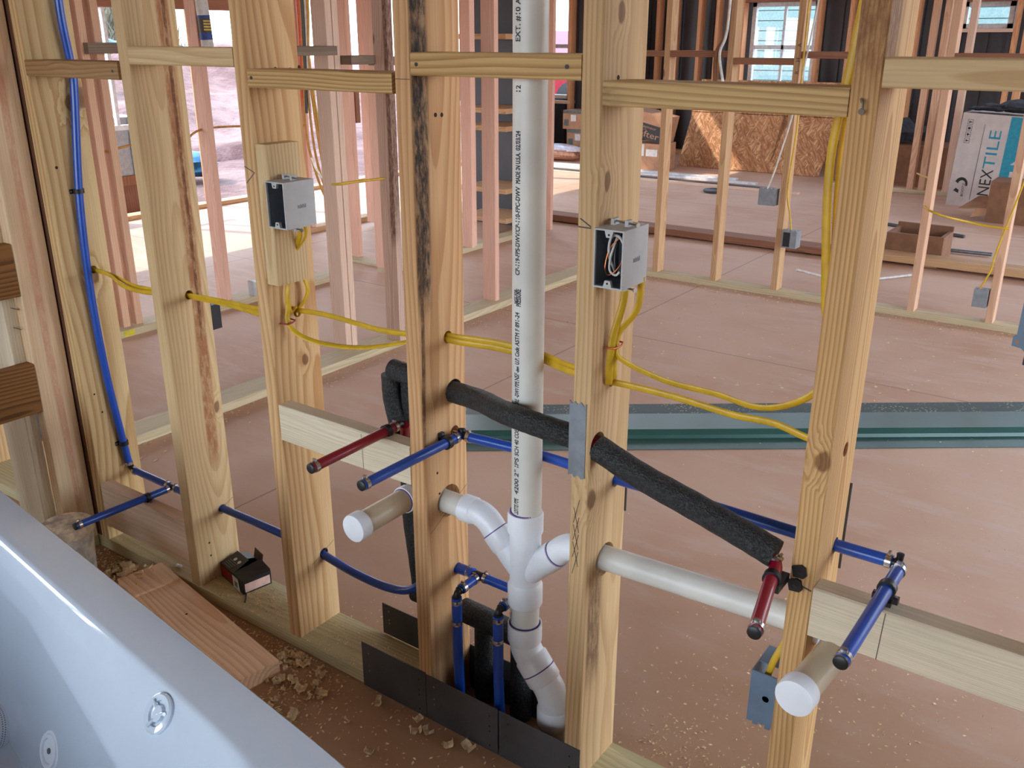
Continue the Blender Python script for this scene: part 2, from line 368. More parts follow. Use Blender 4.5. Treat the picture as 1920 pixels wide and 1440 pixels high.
def drill(o, cuts):
    """bore round holes: cuts = (centre, direction, radius) in world coordinates"""
    mb = MB()
    for c, d, r in cuts:
        c = Vector(c); d = Vector(d).normalized(); mb.tube([c - d * 0.08, c + d * 0.08], r, 20)
    me = bpy.data.meshes.new('cut'); me.from_pydata(mb.v, [], mb.f); me.update(); k = bpy.data.objects.new('cut', me); C.objects.link(k)
    md = o.modifiers.new('bore', 'BOOLEAN'); md.operation = 'DIFFERENCE'; md.object = k; md.solver = 'EXACT'
    bpy.context.view_layer.update()
    dg = bpy.context.evaluated_depsgraph_get(); nm = bpy.data.meshes.new_from_object(o.evaluated_get(dg), depsgraph=dg)
    o.modifiers.clear(); o.data = nm; bpy.data.objects.remove(k)
def copy_tree(o, parent=None):
    c = o.copy(); C.objects.link(c); c.parent = parent
    for ch in list(o.children): copy_tree(ch, c)
    return c
_tx = {}
def glyphs(body, size=1.0):
    if body not in _tx:
        cu = bpy.data.curves.new('t', 'FONT'); cu.body = body; cu.size = 1.0; cu.resolution_u = 3
        o = bpy.data.objects.new('t', cu); C.objects.link(o); bpy.context.view_layer.update()
        me = o.evaluated_get(bpy.context.evaluated_depsgraph_get()).to_mesh()
        _tx[body] = ([tuple(v.co) for v in me.vertices], [tuple(p.vertices) for p in me.polygons])
        o.to_mesh_clear(); bpy.data.objects.remove(o); bpy.data.curves.remove(cu)
    return _tx[body]
def text(mb, body, origin, right, up, width=None, height=None, mi=0, lift=0.0):
    """flat lettering: fits the string to width (along right) and height (along up)"""
    vs, fs = glyphs(body)
    x0 = min(v[0] for v in vs); x1 = max(v[0] for v in vs); y0 = min(v[1] for v in vs); y1 = max(v[1] for v in vs)
    sx = width / (x1 - x0) if width else None; sy = height / (y1 - y0) if height else None
    sx = sx or sy; sy = sy or sx
    o, r, u = Vector(origin), Vector(right).normalized(), Vector(up).normalized(); n = r.cross(u)
    mb.add([o + r * ((v[0] - x0) * sx) + u * ((v[1] - y0) * sy) + n * lift for v in vs], fs, mi)
def spline(pts, k=8):
    P = [Vector(p) for p in pts]; P = [P[0] * 2 - P[1]] + P + [P[-1] * 2 - P[-2]]; out = []
    for i in range(1, len(P) - 2):
        for j in range(k):
            t = j / k; a, b, c, d = P[i - 1], P[i], P[i + 1], P[i + 2]
            out.append(0.5 * ((2 * b) + (c - a) * t + (2 * a - 5 * b + 4 * c - d) * t * t + (3 * b - a - 3 * c + d) * t ** 3))
    out.append(P[-2]); return out
def fillet(pts, rad, k=6):
    P = [Vector(p) for p in pts]; out = [P[0]]
    for i in range(1, len(P) - 1):
        a, b, c = P[i - 1], P[i], P[i + 1]; r = min(rad, (a - b).length * 0.48, (c - b).length * 0.48)
        p0, p1 = b + (a - b).normalized() * r, b + (c - b).normalized() * r
        for j in range(k + 1):
            t = j / k; out.append(p0 * (1 - t) ** 2 + b * (2 * t * (1 - t)) + p1 * t * t)
    out.append(P[-1]); return out

# ------------------------------------------------------------------ the setting: slab, roof, outer walls, ground
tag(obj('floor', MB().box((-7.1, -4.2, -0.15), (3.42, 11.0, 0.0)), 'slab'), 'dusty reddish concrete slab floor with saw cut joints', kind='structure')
tag(obj('ceiling', MB().box((-7.6, -4.6, 3.75), (3.7, 11.4, 3.9)), 'roofing'), 'underside of the roof above the framing', kind='structure')
tag(obj('ground', MB().box((-60, -40, -0.6), (40, 70, -0.16)), 'clay'), 'sunlit red clay ground outside the building', kind='structure')

# near wall: 2x6 studs on a treated plate, everything nailed to it is a part of it
T = 0.038; D = 0.14
nw = wall('wall_near', 'near framed wall of yellow pine studs on a treated bottom plate')
SX = [-2.0774, -1.6375, -1.2363, -0.7987, -0.4102, 0.0]
board('bottom_plate', (-2.078, 0, 0), (-0.80, D, T), 'x', 'treated', nw, label='greenish treated bottom plate strewn with shavings')
board('bottom_plate', (-0.372, 0, 0), (1.6, D, T), 'x', 'treated', nw)
board('bottom_plate', (-3.6, 0, 0), (-2.0785, D, T), 'x', 'treated', nw)
for x in (-2.4838, -2.8902, -3.2966): board('stud', (x, 0, T), (x + T, D, 2.62), 'z', 'pine', nw)
S1m = wood('stud_knotty', (214, 184, 134), (176, 134, 82), rings=75, ring_amt=0.75, knots=((0.019, 0.030, 1.262, 0.017), (0.019, 0.066, 1.275, 0.024), (0.019, 0.018, 0.80, 0.016)), pith=(0.16, 0.05), autoknot=0.0)
S2m = wood('stud_streaked', (212, 182, 136), (184, 146, 98), rings=190, knots=((0.019, 0.055, 0.50, 0.012),), streaks=(('Y', 0.035, 0.022, 0.35, 2.6, 0.85, (150, 88, 48)), ('Y', 0.038, 0.006, 0.7, 2.6, 0.8, (92, 54, 34))), pith=(-0.12, 0.02), autoknot=0.0)
S3m = wood('stud_honey', (216, 178, 128), (182, 130, 78), rings=100, ring_amt=0.75, knots=((0.019, 0.02, 0.72, 0.010),), pith=(-0.10, 0.06), autoknot=0.0)
S4m = wood('stud_mouldy', (212, 168, 120), (178, 126, 78), rings=110, ring_amt=0.7, streaks=(('Y', -0.050, 0.029, 0.98, 2.6, 1.0, (50, 41, 35), 0.0165), ('Y', -0.060, 0.007, 0.68, 1.1, 0.9, (92, 64, 44), 0.0165)), pith=(-0.08, 0.0), autoknot=0.0)
S5m = wood('stud_stained', (208, 174, 128), (174, 134, 88), rings=120, knots=((0.016, -0.058, 0.64, 0.016), (0.019, -0.045, 1.205, 0.012), (0.019, -0.02, 1.46, 0.012)), streaks=(('Y', -0.035, 0.03, 0.24, 0.48, 0.75, (92, 66, 46)),), pith=(0.10, 0.04), autoknot=0.0)
S6m = wood('stud_fine', (214, 174, 120), (178, 128, 74), rings=190, ring_amt=0.8, knots=((0.010, -0.07, 0.83, 0.013),), streaks=(('Y', -0.05, 0.04, 1.37, 2.6, 0.8, (120, 76, 48)),), pith=(0.09, 0.01), autoknot=0.0)
labs = ['knotty pine stud behind the tall blue pipe', 'pine stud with a long reddish brown streak', 'honey coloured pine stud carrying the left switch box', 'pine stud with a black mouldy edge', 'stained pine stud behind the right switch box', 'fine grained pine stud beside the red pipe']
studs = []
for i, x in enumerate(SX):
    z0 = 0.0 if i == 3 else T
    studs.append(board('stud', (x, 0, z0), (x + T, D, 2.62), 'z', (S1m, S2m, S3m, S4m, S5m, S6m)[i], nw, label=labs[i]))
studs.append(board('stud', (0.4064, 0, T), (0.4444, D, 2.62), 'z', 'pine', nw))
board('top_plate', (-2.078, 0, 2.62), (1.6, D, 2.66), 'x', 'pine', nw)
X1 = (1, 0, 0)
drill(studs[0], [((-2.06, 0.088, 0.855), X1, 0.011)])
drill(studs[1], [((-1.62, 0.08, 0.853), X1, 0.012), ((-1.62, 0.1, 0.236), X1, 0.014)])
drill(studs[2], [((-1.217, 0.08, 0.876), X1, 0.012), ((-1.217, 0.1, 0.236), X1, 0.014)])
drill(studs[3], [((-0.78, 0.085, 0.896), X1, 0.013), ((-0.78, 0.1, 0.775), X1, 0.026), ((-0.78, 0.1, 0.683), X1, 0.014), ((-0.78, 0.075, 0.531), X1, 0.037), ((-0.78, 0.1, 0.35), X1, 0.014)])
drill(studs[4], [((-0.39, 0.068, 0.893), X1, 0.013), ((-0.39, 0.026, 0.782), X1, 0.0245), ((-0.39, 0.1, 0.683), X1, 0.014), ((-0.39, 0.07, 0.527), X1, 0.034)])
drill(studs[5], [((0.019, 0.08, 0.863), X1, 0.012), ((0.019, 0.1, 0.683), X1, 0.014), ((0.019, 0.07, 0.545), X1, 0.034)])
# row of flat blocking, staggered
ROW = [(0, -0.005, 1.370, 1.409, 'darkb2'), (1, 0.0, 1.404, 1.442, 'pine2'), (2, 0.0, 1.366, 1.402, 'pine_block'), (3, 0.0, 1.398, 1.437, 'pine_block'), (4, 0.0, 1.362, 1.399, 'burnt_block'), (5, 0.0, 1.400, 1.437, 'pine2')]
XR = SX + [0.4064]
for i, y0, z0, z1, m in ROW:
    xa, xb = XR[i] + T + 0.0006, XR[i + 1] - 0.0006
    if i == 2: xb -= 0.006
    bl = board('blocking', (xa, y0, z0), (xb, y0 + 0.089, z1), 'x', m, nw)
    for (dx, dz, L) in {2: ((0.012, 0.019, 0.02),), 0: (((xb - xa) - 0.022, 0.019, 0.02),), 3: (((xb - xa) - 0.026, 0.02, 0.02), (0.014, 0.019, 0.02))}.get(i, ()):
        obj('nail', MB().lathe([(0.0, -0.001), (0.0035, -0.001), (0.0035, 0.0012), (0.0, 0.0014)], (xa + dx, y0, z0 + dz), (0, -1, 0), 10), 'darknail', bl)
# support blocks for the stub-outs
b34 = board('support_block', (SX[2] + T + 0.0006, 0.0, 0.585), (SX[3] - 0.0006, T, 0.674), 'x', 'white_block', nw, label='pale whitewood block under the red stub pipe')
bR = board('support_block', (SX[5] + T + 0.0006, 0.0, 0.566), (0.4058, T, 0.655), 'x', 'white_block', nw, label='pale whitewood block under the right blue stub pipe')
b12 = board('support_block', (SX[0] + T + 0.0006, 0.002, 0.085), (SX[1] - 0.0006, 0.040, 0.225), 'x', 'lightblock', nw, label='wide pinkish block low between the first two studs')
bb = board('box_spacer', (SX[2] + T + 0.0005, 0.001, 0.958), (SX[2] + 2 * T, 0.09, 1.255), 'z', 'pine2', nw, label='short spacer block behind the left switch box')
# nail holes, pencil lines (flat marks on the timber)
def marks(parent, name, mat, items):
    for (c, n_, r) in items:
        obj(name, MB().lathe([(r, -0.001), (r * 0.9, 0.0004), (0.0, 0.0004)], c, n_, 8), mat, parent)
for st, items in ((1, [(0.045, 0.155), (0.045, 0.115)]), (2, [(0.075, 1.40), (0.115, 1.398), (0.14, 1.402), (0.065, 0.985)]), (3, [(0.065, 1.328), (0.083, 1.327), (0.04, 0.61), (0.045, 0.56)]), (4, [(0.048, 1.402), (0.066, 1.394)]), (0, [(0.03, 0.50), (0.045, 0.44), (0.032, 1.14)])):
    x = SX[st] + T
    marks(studs[st], 'nail_hole', 'hole', [((x, y, z), (1, 0, 0), 0.0046 if z > 1 else 0.0032) for y, z in items])
def stroke(parent, a, b, w=0.0012, n_=(1, 0, 0), name='pencil_mark', mat='pencil'):
    a, b, n_ = Vector(a), Vector(b), Vector(n_); s = (b - a).cross(n_).normalized() * w / 2; l = n_ * 0.0004
    obj(name, MB().quad(a - s + l, a + s + l, b + s + l, b - s + l), mat, parent)
xs = SX[3] + T; stroke(studs[3], (xs, 0.012, 0.478), (xs, 0.136, 0.545))
xs = SX[2] + T; stroke(studs[2], (xs, 0.06, 0.222), (xs, 0.135, 0.258)); stroke(studs[2], (xs, 0.045, 0.205), (xs, 0.045, 0.225))
xs = SX[1] + T; stroke(studs[1], (xs, 0.10, 0.24), (xs, 0.138, 0.258))
stroke(b34, (-0.935, 0.0, 0.585), (-0.937, 0.0, 0.668), n_=(0, -1, 0)); stroke(bR, (0.145, 0.0, 0.568), (0.148, 0.0, 0.652), n_=(0, -1, 0))
stroke(studs[5], (0.008, 0.0, 0.655), (0.036, 0.0, 0.648), 0.003, (0, -1, 0)); stroke(studs[3], (SX[3] + 0.001, 0, 1.392), (SX[3] + 0.037, 0, 1.392), n_=(0, -1, 0))
for k in range(7):
    z = 0.52 + k * 0.018
    stroke(studs[4], (SX[4] + 0.008, 0, z), (SX[4] + 0.02, 0, z + 0.05), 0.0014, (0, -1, 0)) if k % 2 == 0 else stroke(studs[4], (SX[4] + 0.02, 0, z), (SX[4] + 0.008, 0, z + 0.05), 0.0014, (0, -1, 0))
for a, b in (((-0.405, 0, 1.186), (-0.384, 0, 1.174)), ((-0.408, 0, 1.172), (-0.384, 0, 1.172))): stroke(studs[4], a, b, 0.0022, (0, -1, 0), 'marker_arrow', 'ink')
for a, b in (((-1.234, 0, 1.207), (-1.203, 0, 1.196)), ((-1.232, 0, 1.172), (-1.203, 0, 1.196))): stroke(studs[2], a, b, 0.002, (0, -1, 0), 'marker_arrow', 'ink')
# bent nail on the right-hand stud
obj('bent_nail', MB().tube(spline([(0.016, 0.002, 1.381), (0.017, -0.005, 1.386), (0.020, -0.008, 1.382), (0.021, -0.008, 1.375)]), 0.0016, 8).lathe([(0, 0), (0.0042, 0), (0.0042, 0.002), (0, 0.002)], (0.020, -0.008, 1.371), (0.1, -1, -0.3), 10), 'nail', studs[5], True)

# left wall coming towards the camera
lw = wall('wall_left', 'left framed wall with a flat end post and dark blocking boards')
LPm = wood('end_post', (238, 210, 172), (216, 174, 136), rings=70, streaks=(('X', 0.008, 0.013, -1, 3, 0.65, (206, 140, 112)), ('X', -0.03, 0.012, -1, 3, 0.25, (222, 196, 150))), pith=(0.02, -0.2), autoknot=0.0)
_e = MB().prism([(0.0445, -0.019), (0.0465, -0.017), (0.0465, 0.017), (0.0445, 0.019), (-0.0445, 0.019), (-0.0465, 0.017), (-0.0465, -0.017), (-0.0445, -0.019)], 0, 2.58)
obj('stud', _e, LPm, lw, local=Matrix.Translation((-2.111, -0.0500, T)) @ Matrix.Rotation(PI / 2, 4, 'Z'), label='broad flat end post with a reddish stripe')
board('stud', (-2.271, -0.133, T), (-2.131, -0.097, 2.62), 'z', 'white_block', lw, label='pale stud behind the dark boards')
board('stud', (-2.279, -0.55, T), (-2.139, -0.512, 2.62), 'z', 'pine', lw)
board('stud', (-2.26, 0.001, T + 0.001), (-2.0785, 0.039, 2.62), 'z', 'barkd', lw, label='rough dark timber in the corner gap')
board('bottom_plate', (-2.272, -1.6, 0), (-2.092, -0.004, T), 'y', 'treated', lw)
for z0, z1 in ((0.810, 0.952), (0.476, 0.618)):
    board('blocking', (-2.129, -0.62, z0), (-2.092, -0.0975, z1), 'y', 'darkb', lw, label='dark brown horizontal backing board')
for (y, z) in ((-0.118, 0.775), (-0.121, 0.72)):
    obj('nail', MB().tube([(-2.135, y + 0.006, z), (-2.108, y + 0.016, z - 0.004)], 0.0016, 6), 'nail', lw)

# wall beyond on the left (runs away from the camera)
hw = wall('wall_hall', 'framed partition on a treated plate running away behind the near wall')
board('bottom_plate', (-2.80, 0.145, 0), (-2.66, 4.0, T), 'y', 'treated2', hw)
barkm = wood('bark_edge', (206, 176, 156), (170, 128, 108), rings=120, streaks=(('X', 0.030, 0.02, 0.5, 3, 0.9, (104, 66, 50)),), autoknot=0.2)
for y, m, x0, x1, lb in ((1.735, 'pale', -2.865, -2.775, 'pale stud of the partition'), (1.97, barkm, -2.725, -2.635, 'stud with a strip of bark'), (2.86, 'pink', -2.79, -2.70, 'pinkish stud of the partition')):
    board('stud', (x0, y, T), (x1, y + T, 2.7), 'z', m, hw, label=lb)
board('stud', (-2.865, 1.776, T), (-2.775, 1.812, 2.7), 'z', 'pale', hw)
for a, b in (((-2.80, 1.815, 1.352), (-2.712, 1.968, 1.39)), ((-2.80, 2.012, 1.345), (-2.712, 2.86, 1.383)), ((-2.80, 1.40, 1.393), (-2.712, 1.733, 1.431))):
    board('blocking', a, b, 'y', 'weather', hw)
board('top_plate', (-2.80, 0.145, 2.7), (-2.66, 4.2, 2.74), 'y', 'pale', hw)

# wall parallel to the near wall across the room
bw = wall('wall_back_room', 'framed partition across the room with brown blocking')
board('bottom_plate', (-2.66, 4.05, 0), (3.2, 4.14, T), 'x', 'treated2', bw)
BWX = [-2.305, -1.90, -1.505, -1.16, -0.715, -0.315, 0.11, 0.52]
for i, x in enumerate(BWX):
    board('stud', (x, 4.05, T), (x + T, 4.139, 2.7), 'z', ('tan', 'tan', 'tan', 'tan', 'tan2', 'tan2', 'tan', 'tan')[i], bw)
for i, x in enumerate(BWX[:-1]):
    z = 1.352 if i % 2 == 0 else 1.318
    z = (1.362, 1.325, 1.362, 1.325, 1.36, 1.325, 1.36)[i]
    board('blocking', (x + T + 0.0005, 4.05, z), (BWX[i + 1] - 0.0005, 4.139, z + 0.036), 'x', 'brown', bw)
board('blocking', (-2.66, 4.05, 1.362), (BWX[0] - 0.0005, 4.139, 1.398), 'x', 'brown', bw)
board('top_plate', (-2.66, 4.05, 2.7), (3.2, 4.14, 2.74), 'x', 'tan', bw)
mb = MB()
for s_, z in (('R', 1.28), ('H', 1.345), ('A', 1.42)): text(mb, s_, (-1.470, 4.0495, z), (0, 0, 1), (-1, 0, 0), height=0.022)
obj('handwriting', mb, 'ink', bw)

# further partition
fw = wall('wall_far_left', 'pinkish framed partition further back')
board('bottom_plate', (-4.06, 1.20, 0), (-3.92, 2.9, T), 'y', 'treated2', fw)
board('bottom_plate', (-3.86, 3.10, 0), (-3.74, 5.0, T), 'y', 'treated2', fw)
for x0, x1, y, m in ((-4.06, -3.97, 1.225, 'tan2'), (-4.06, -3.97, 1.30, 'tan2'), (-4.06, -3.97, 1.375, 'tan2'), (-4.06, -3.97, 1.96, 'pink'), (-3.86, -3.772, 3.09, 'pink'), (-3.79, -3.70, 3.93, 'pink'), (-3.82, -3.732, 3.99, 'pink'), (-3.70, -3.61, 4.82, 'pink')):
    board('stud', (x0, y, T), (x1, y + T, 2.8), 'z', m, fw)
for x, y in ((-4.30, 3.29),):
    board('stud', (x, y, 0.02), (x + 0.089, y + T, 2.8), 'z', 'pink', fw)
    board('hanging_block', (x + 0.03, y + T + 0.001, 0.93), (x + 0.10, y + 2 * T, 1.24), 'z', 'brown', fw)
board('bottom_plate', (-4.36, 3.20, 0), (-3.87, 3.32, 0.02), 'x', 'treated2', fw)
board('blocking', (-3.969, 1.31, 1.392), (-3.93, 1.62, 1.442), 'y', 'weather', fw)
obj('tag', MB().box((-3.9195, 1.262, 0.006), (-3.919, 1.325, 0.034)), 'yellow_tag', fw)
board('top_plate', (-4.06, 1.2, 2.8), (-3.92, 5.0, 2.84), 'y', 'pink', fw)
# dark shelf recess behind the pink studs
sh = wall('wall_recess', 'dark panelled recess with open shelves')
board('back_panel', (-4.6, 4.95, 0), (-3.95, 4.97, 2.8), 'x', 'metalwall', sh)
for z in (0.10, 0.33, 0.80, 0.93, 1.46):
    board('shelf_board', (-4.3, 4.55, z), (-3.85, 4.948, z + 0.038), 'x', 'tan', sh)

# outer walls
lo = wall('wall_outer_left', 'outer left wall: posts and headers with open bays to daylight')
board('bottom_plate', (-7.0, 3.02, 0), (-6.86, 9.7, T), 'y', 'tan', lo)
for y, m in ((-3.8, 'tan'), (-1.5, 'tan'), (0.6, 'tan'), (3.02, 'pink'), (4.10, 'orange'), (5.05, 'pink'), (5.7, 'orange'), (7.0, 'tan'), (8.3, 'tan'), (9.3, 'tan')):
    board('stud', (-7.0, y, T), (-6.86, y + 0.05, 3.7), 'z', m, lo)
board('header', (-7.0, 3.07, 1.70), (-6.86, 5.05, 1.86), 'y', 'brown', lo)
board('header', (-7.0, 5.10, 2.3), (-6.86, 7.0, 2.5), 'y', 'brown', lo)
for y0, y1, z0, z1 in ((-4.2, 3.05, 0, 0.5), (-4.2, 3.05, 1.9, 3.75), (3.05, 5.08, 1.80, 3.75), (5.08, 7.02, 2.4, 3.75), (7.02, 9.9, 2.3, 2.9), (8.3, 9.9, 0, 2.3)): obj('siding_panel', MB().box((-7.06, y0, z0), (-7.01, y1, z1)), 'metalwall', lo)
obj('window_post', MB().box((-6.98, 3.28, 0.78), (-6.94, 3.31, 1.70)), 'white_frame', lo); obj('window_sill', MB().box((-6.98, 3.08, 0.74), (-6.92, 3.55, 0.78)), 'white_frame', lo)
# inner orange framing near that opening
il = wall('wall_entry', 'short framed return beside the entry opening')
for x, y, m in ((-5.32, 3.72, 'orange'), (-5.32, 3.80, 'pink'), (-5.05, 4.24, 'pink')):
    board('stud', (x, y, T), (x + 0.089, y + T, 2.8), 'z', m, il)
board('bottom_plate', (-5.32, 3.55, 0), (-5.2, 4.5, T), 'y', 'tan', il)

bo = wall('wall_outer_back', 'outer back wall: dark metal siding behind timber studs')
def corr(mb, x0, x1, z0, z1, y):
    x = x0
    while x < x1 - 1e-6:
        xe = min(x + 0.23, x1)
        mb.box((x, y, z0), (xe, y + 0.02, z1)); mb.box((x + 0.02, y - 0.02, z0), (min(x + 0.06, xe), y, z1)); x += 0.23
WIN = [(-7.0, -6.60, 0.70, 2.05), (-4.47, -3.62, 0.84, 1.90), (-1.98, -1.46, 1.58, 1.86)]
segs = [(-6.0, WIN[1][0], 0, 2.4), (WIN[1][1], WIN[2][0], 0, 2.4), (WIN[2][1], 3.4, 0, 2.4)]
for x0, x1, z0, z1 in WIN[1:]: segs += [(x0, x1, 0, z0), (x0, x1, z1, 2.4)]
for s_ in segs:
    mb = MB(); corr(mb, s_[0], s_[1], s_[2], s_[3], 10.86); obj('siding_panel', mb, 'metalwall', bo)
for z in (0.42, 1.5, 2.3): board('girt', (-6.0, 10.78, z), (3.2, 10.838, z + 0.1), 'x', 'steel', bo) if z == 2.3 else None
for x0, x1, z0, z1 in ((-7.0, -6.60, 0, 0.70), (-7.0, -6.60, 2.05, 2.4), (-6.60, -6.0, 0, 2.4)):
    mb = MB(); corr(mb, x0, x1, z0, z1, 9.92); obj('siding_panel', mb, 'metalwall', bo)
obj('siding_panel', MB().box((-6.02, 9.92, 0), (-6.0, 10.86, 2.4)), 'metalwall', bo)
for x in (-6.59, -6.30, -6.06): board('stud', (x, 9.76, T), (x + 0.045, 9.88, 2.5), 'z', 'orange', bo)
board('sill_board', (-7.0, 9.74, 0.64), (-6.55, 9.90, 0.68), 'x', 'pale', bo)
board('bottom_plate', (-6.0, 10.62, 0), (3.2, 10.76, T), 'x', 'tan', bo)
for x in (-5.75, -5.5, -5.15, -4.9, -4.56, -3.58, -3.2, -2.9, -2.45, -2.06, -1.42, -1.0, -0.55, -0.1, 0.35, 0.8, 1.25, 1.7):
    board('stud', (x, 10.62, T), (x + 0.045, 10.76, 2.9), 'z', 'orange', bo)
for x0, x1, z in ((-4.515, -3.58, 1.90), (-2.015, -1.42, 1.86)):
    board('header', (x0, 10.62, z), (x1, 10.76, z + 0.2), 'x', 'brown', bo)
for i, (x0, x1, z) in enumerate(((-4.515, -3.58, 0.80), (-2.015, -1.42, 1.54))):
    board('sill_board', (x0, 10.62, z), (x1, 10.76, z + T), 'x', 'pale', bo)
for i, (x0, x1, z0, z1) in enumerate(WIN):
    yw = 9.84 if i == 0 else 10.78
    w = thing('window_%d' % (i + 1), 'vinyl window in the outer back wall', None, (x0, yw, z0), kind='structure')
    f = 0.05; mb = MB().box((x0, yw, z0), (x0 + f, yw + 0.07, z1)).box((x1 - f, yw, z0), (x1, yw + 0.07, z1)).box((x0, yw, z0), (x1, yw + 0.07, z0 + f)).box((x0, yw, z1 - f), (x1, yw + 0.07, z1))
    obj('window_frame', mb, 'white_frame', w)
    zm = (z0 + z1) / 2
    if i < 2: obj('sash_rail', MB().box((x0 + f, yw + 0.01, zm - 0.025), (x1 - f, yw + 0.06, zm + 0.025)), 'white_frame', w)
    for a, b in (((z0 + f, zm - 0.025), (zm + 0.025, z1 - f)) if i < 2 else ((z0 + f, z1 - f),)):
        obj('pane', MB().box((x0 + f, yw + 0.032, a), (x1 - f, yw + 0.036, b)), 'glass', w)
    if i == 1: obj('sash_stile', MB().box(((x0 + x1) / 2 - 0.015, yw + 0.01, z0 + f), ((x0 + x1) / 2 + 0.015, yw + 0.05, z1 - f)), 'white_frame', w)
# another line of framing between the partition and the back wall
mw = wall('wall_middle', 'loose line of studs before the back wall')
board('bottom_plate', (-2.6, 8.75, 0), (2.5, 8.84, T), 'x', 'treated2', mw)
for x, m in ((-2.25, 'tan'), (-1.86, 'tan2'), (-1.75, 'tan2'), (-1.52, 'pale'), (-1.05, 'orange'), (-0.78, 'tan2'), (-0.35, 'tan2'), (0.1, 'tan2'), (0.5, 'tan2')):
    board('stud', (x, 8.75, T), (x + 0.06, 8.839, 2.8), 'z', m, mw)
# walls behind and to the right of the camera, with wide open bays that let the sky in
ro = wall('wall_outer_right', 'outer right wall with wide open bays')
for y in (-4.1, -0.32, 3.9, 5.35, 9.6, 10.6): board('post', (3.2, y, 0), (3.34, y + 0.12, 3.75), 'z', 'tan', ro)
for y0, y1, z0, z1 in ((-4.2, -0.26, 0, 3.75), (3.96, 5.41, 0, 3.75), (9.66, 10.9, 0, 3.75), (-0.26, 3.96, 3.1, 3.75), (5.41, 9.66, 3.1, 3.75)): obj('siding_panel', MB().box((3.35, y0, z0), (3.40, y1, z1)), 'metalwall', ro)
board('header', (3.2, -0.2, 2.9), (3.34, 3.9, 3.1), 'y', 'brown', ro); board('header', (3.2, 5.47, 2.9), (3.34, 9.6, 3.1), 'y', 'brown', ro)
fo = wall('wall_outer_front', 'outer front wall behind the viewer with open bays')
for x in (-6.9, -4.0, -1.2, 1.6): board('post', (x, -4.15, 0), (x + 0.15, -4.0, 3.05), 'z', 'tan', fo)
board('header', (-6.9, -4.15, 2.62), (3.2, -4.0, 2.9), 'x', 'brown', fo)
for x0, x1, z0, z1 in ((-7.0, -3.0, 0, 3.75), (1.0, 3.4, 0, 3.75), (-3.0, 1.0, 0, 0.7), (-3.0, 1.0, 2.35, 3.75)): obj('siding_panel', MB().box((x0, -4.22, z0), (x1, -4.16, z1)), 'metalwall', fo)

# ------------------------------------------------------------------ whirlpool bathtub
TA = math.radians(-6.8); TU = Vector((math.cos(TA), math.sin(TA), 0)); TV = Vector((math.sin(TA), -math.cos(TA), 0))   # along, towards the viewer
T0 = Vector((-2.06, -0.414, 0)); TL, TW, TZ = 1.78, 0.92, 0.55
def tubp(u, v, z): return T0 + TU * u + TV * v + Vector((0, 0, z))
def sloop(cu, cv, a, b, e, z, n=96):
    out = []
    for k in range(n):
        t = 2 * PI * k / n; c, s_ = math.cos(t), math.sin(t)
        out.append((cu + a * math.copysign(abs(c) ** (2 / e), c), cv + b * math.copysign(abs(s_) ** (2 / e), s_), z))
    return out
tub = thing('bathtub', 'glossy white whirlpool bathtub in the lower left foreground', 'bathtub', tubp(TL / 2, TW / 2, 0))
hu, hv = TL / 2, TW / 2
key = [(0.0, 0.0, 24, TZ - 0.045), (0.0, 0.0, 24, TZ - 0.005), (0.004, 0.004, 24, TZ), (0.084, 0.0755, 14, TZ), (0.089, 0.080, 13, TZ - 0.0012), (0.093, 0.084, 12, TZ - 0.0045), (0.096, 0.088, 11, TZ - 0.012), (0.13, 0.12, 8, TZ - 0.12), (0.19, 0.16, 6, TZ - 0.25), (0.25, 0.205, 5, TZ - 0.37), (0.32, 0.27, 4, TZ - 0.41), (0.5, 0.36, 3, TZ - 0.42)]
def sm(a, b, x): x = max(0.0, min(1.0, (x - a) / (b - a))); return x * x * (3 - 2 * x)
def prof(u, d, ib):
    # side wall: a moulded arm rest that widens towards the foot, then the steep basin wall
    if d <= 0.0121 or d > 0.40: return ib
    k = max(0.0, min(1.0, (u - 0.80) / 0.55)); k = k * k * (3 - 2 * k) * 0.4 + k * 0.6
    dc = 0.030 + 0.080 * k; c = 0.0905 + 0.074 * k
    if d < dc: return 0.088 + (c - 0.088) * ((d - 0.012) / (dc - 0.012))
    return c + 0.085 * ((d - dc) / (0.40 - dc)) ** 1.2
mb = MB(); n = 160; vs = []; rows = 0
for i in range(len(key)):
    nx_ = key[i + 1] if i < len(key) - 1 else key[i]; sub = {6: 16, 7: 8, 8: 5}.get(i, 1)
    for q in range(sub):
        t = q / sub; ia, ib, e, z = [a * (1 - t) + b * t for a, b in zip(key[i], nx_)]; rows += 1
        for (u, v, zz) in sloop(hu, hv, hu - ia, hv - ib, e, z, n):
            vs.append(tubp(u, hv + (v - hv) * (hv - prof(u, TZ - z, ib)) / (hv - ib), zz))
fs = [(i * n + k, i * n + (k + 1) % n, (i + 1) * n + (k + 1) % n, (i + 1) * n + k) for i in range(rows - 1) for k in range(n)]
fs.append(tuple((rows - 1) * n + k for k in range(n)))
mb.add(vs, fs)
obj('shell', mb, 'white_acr', tub, True)
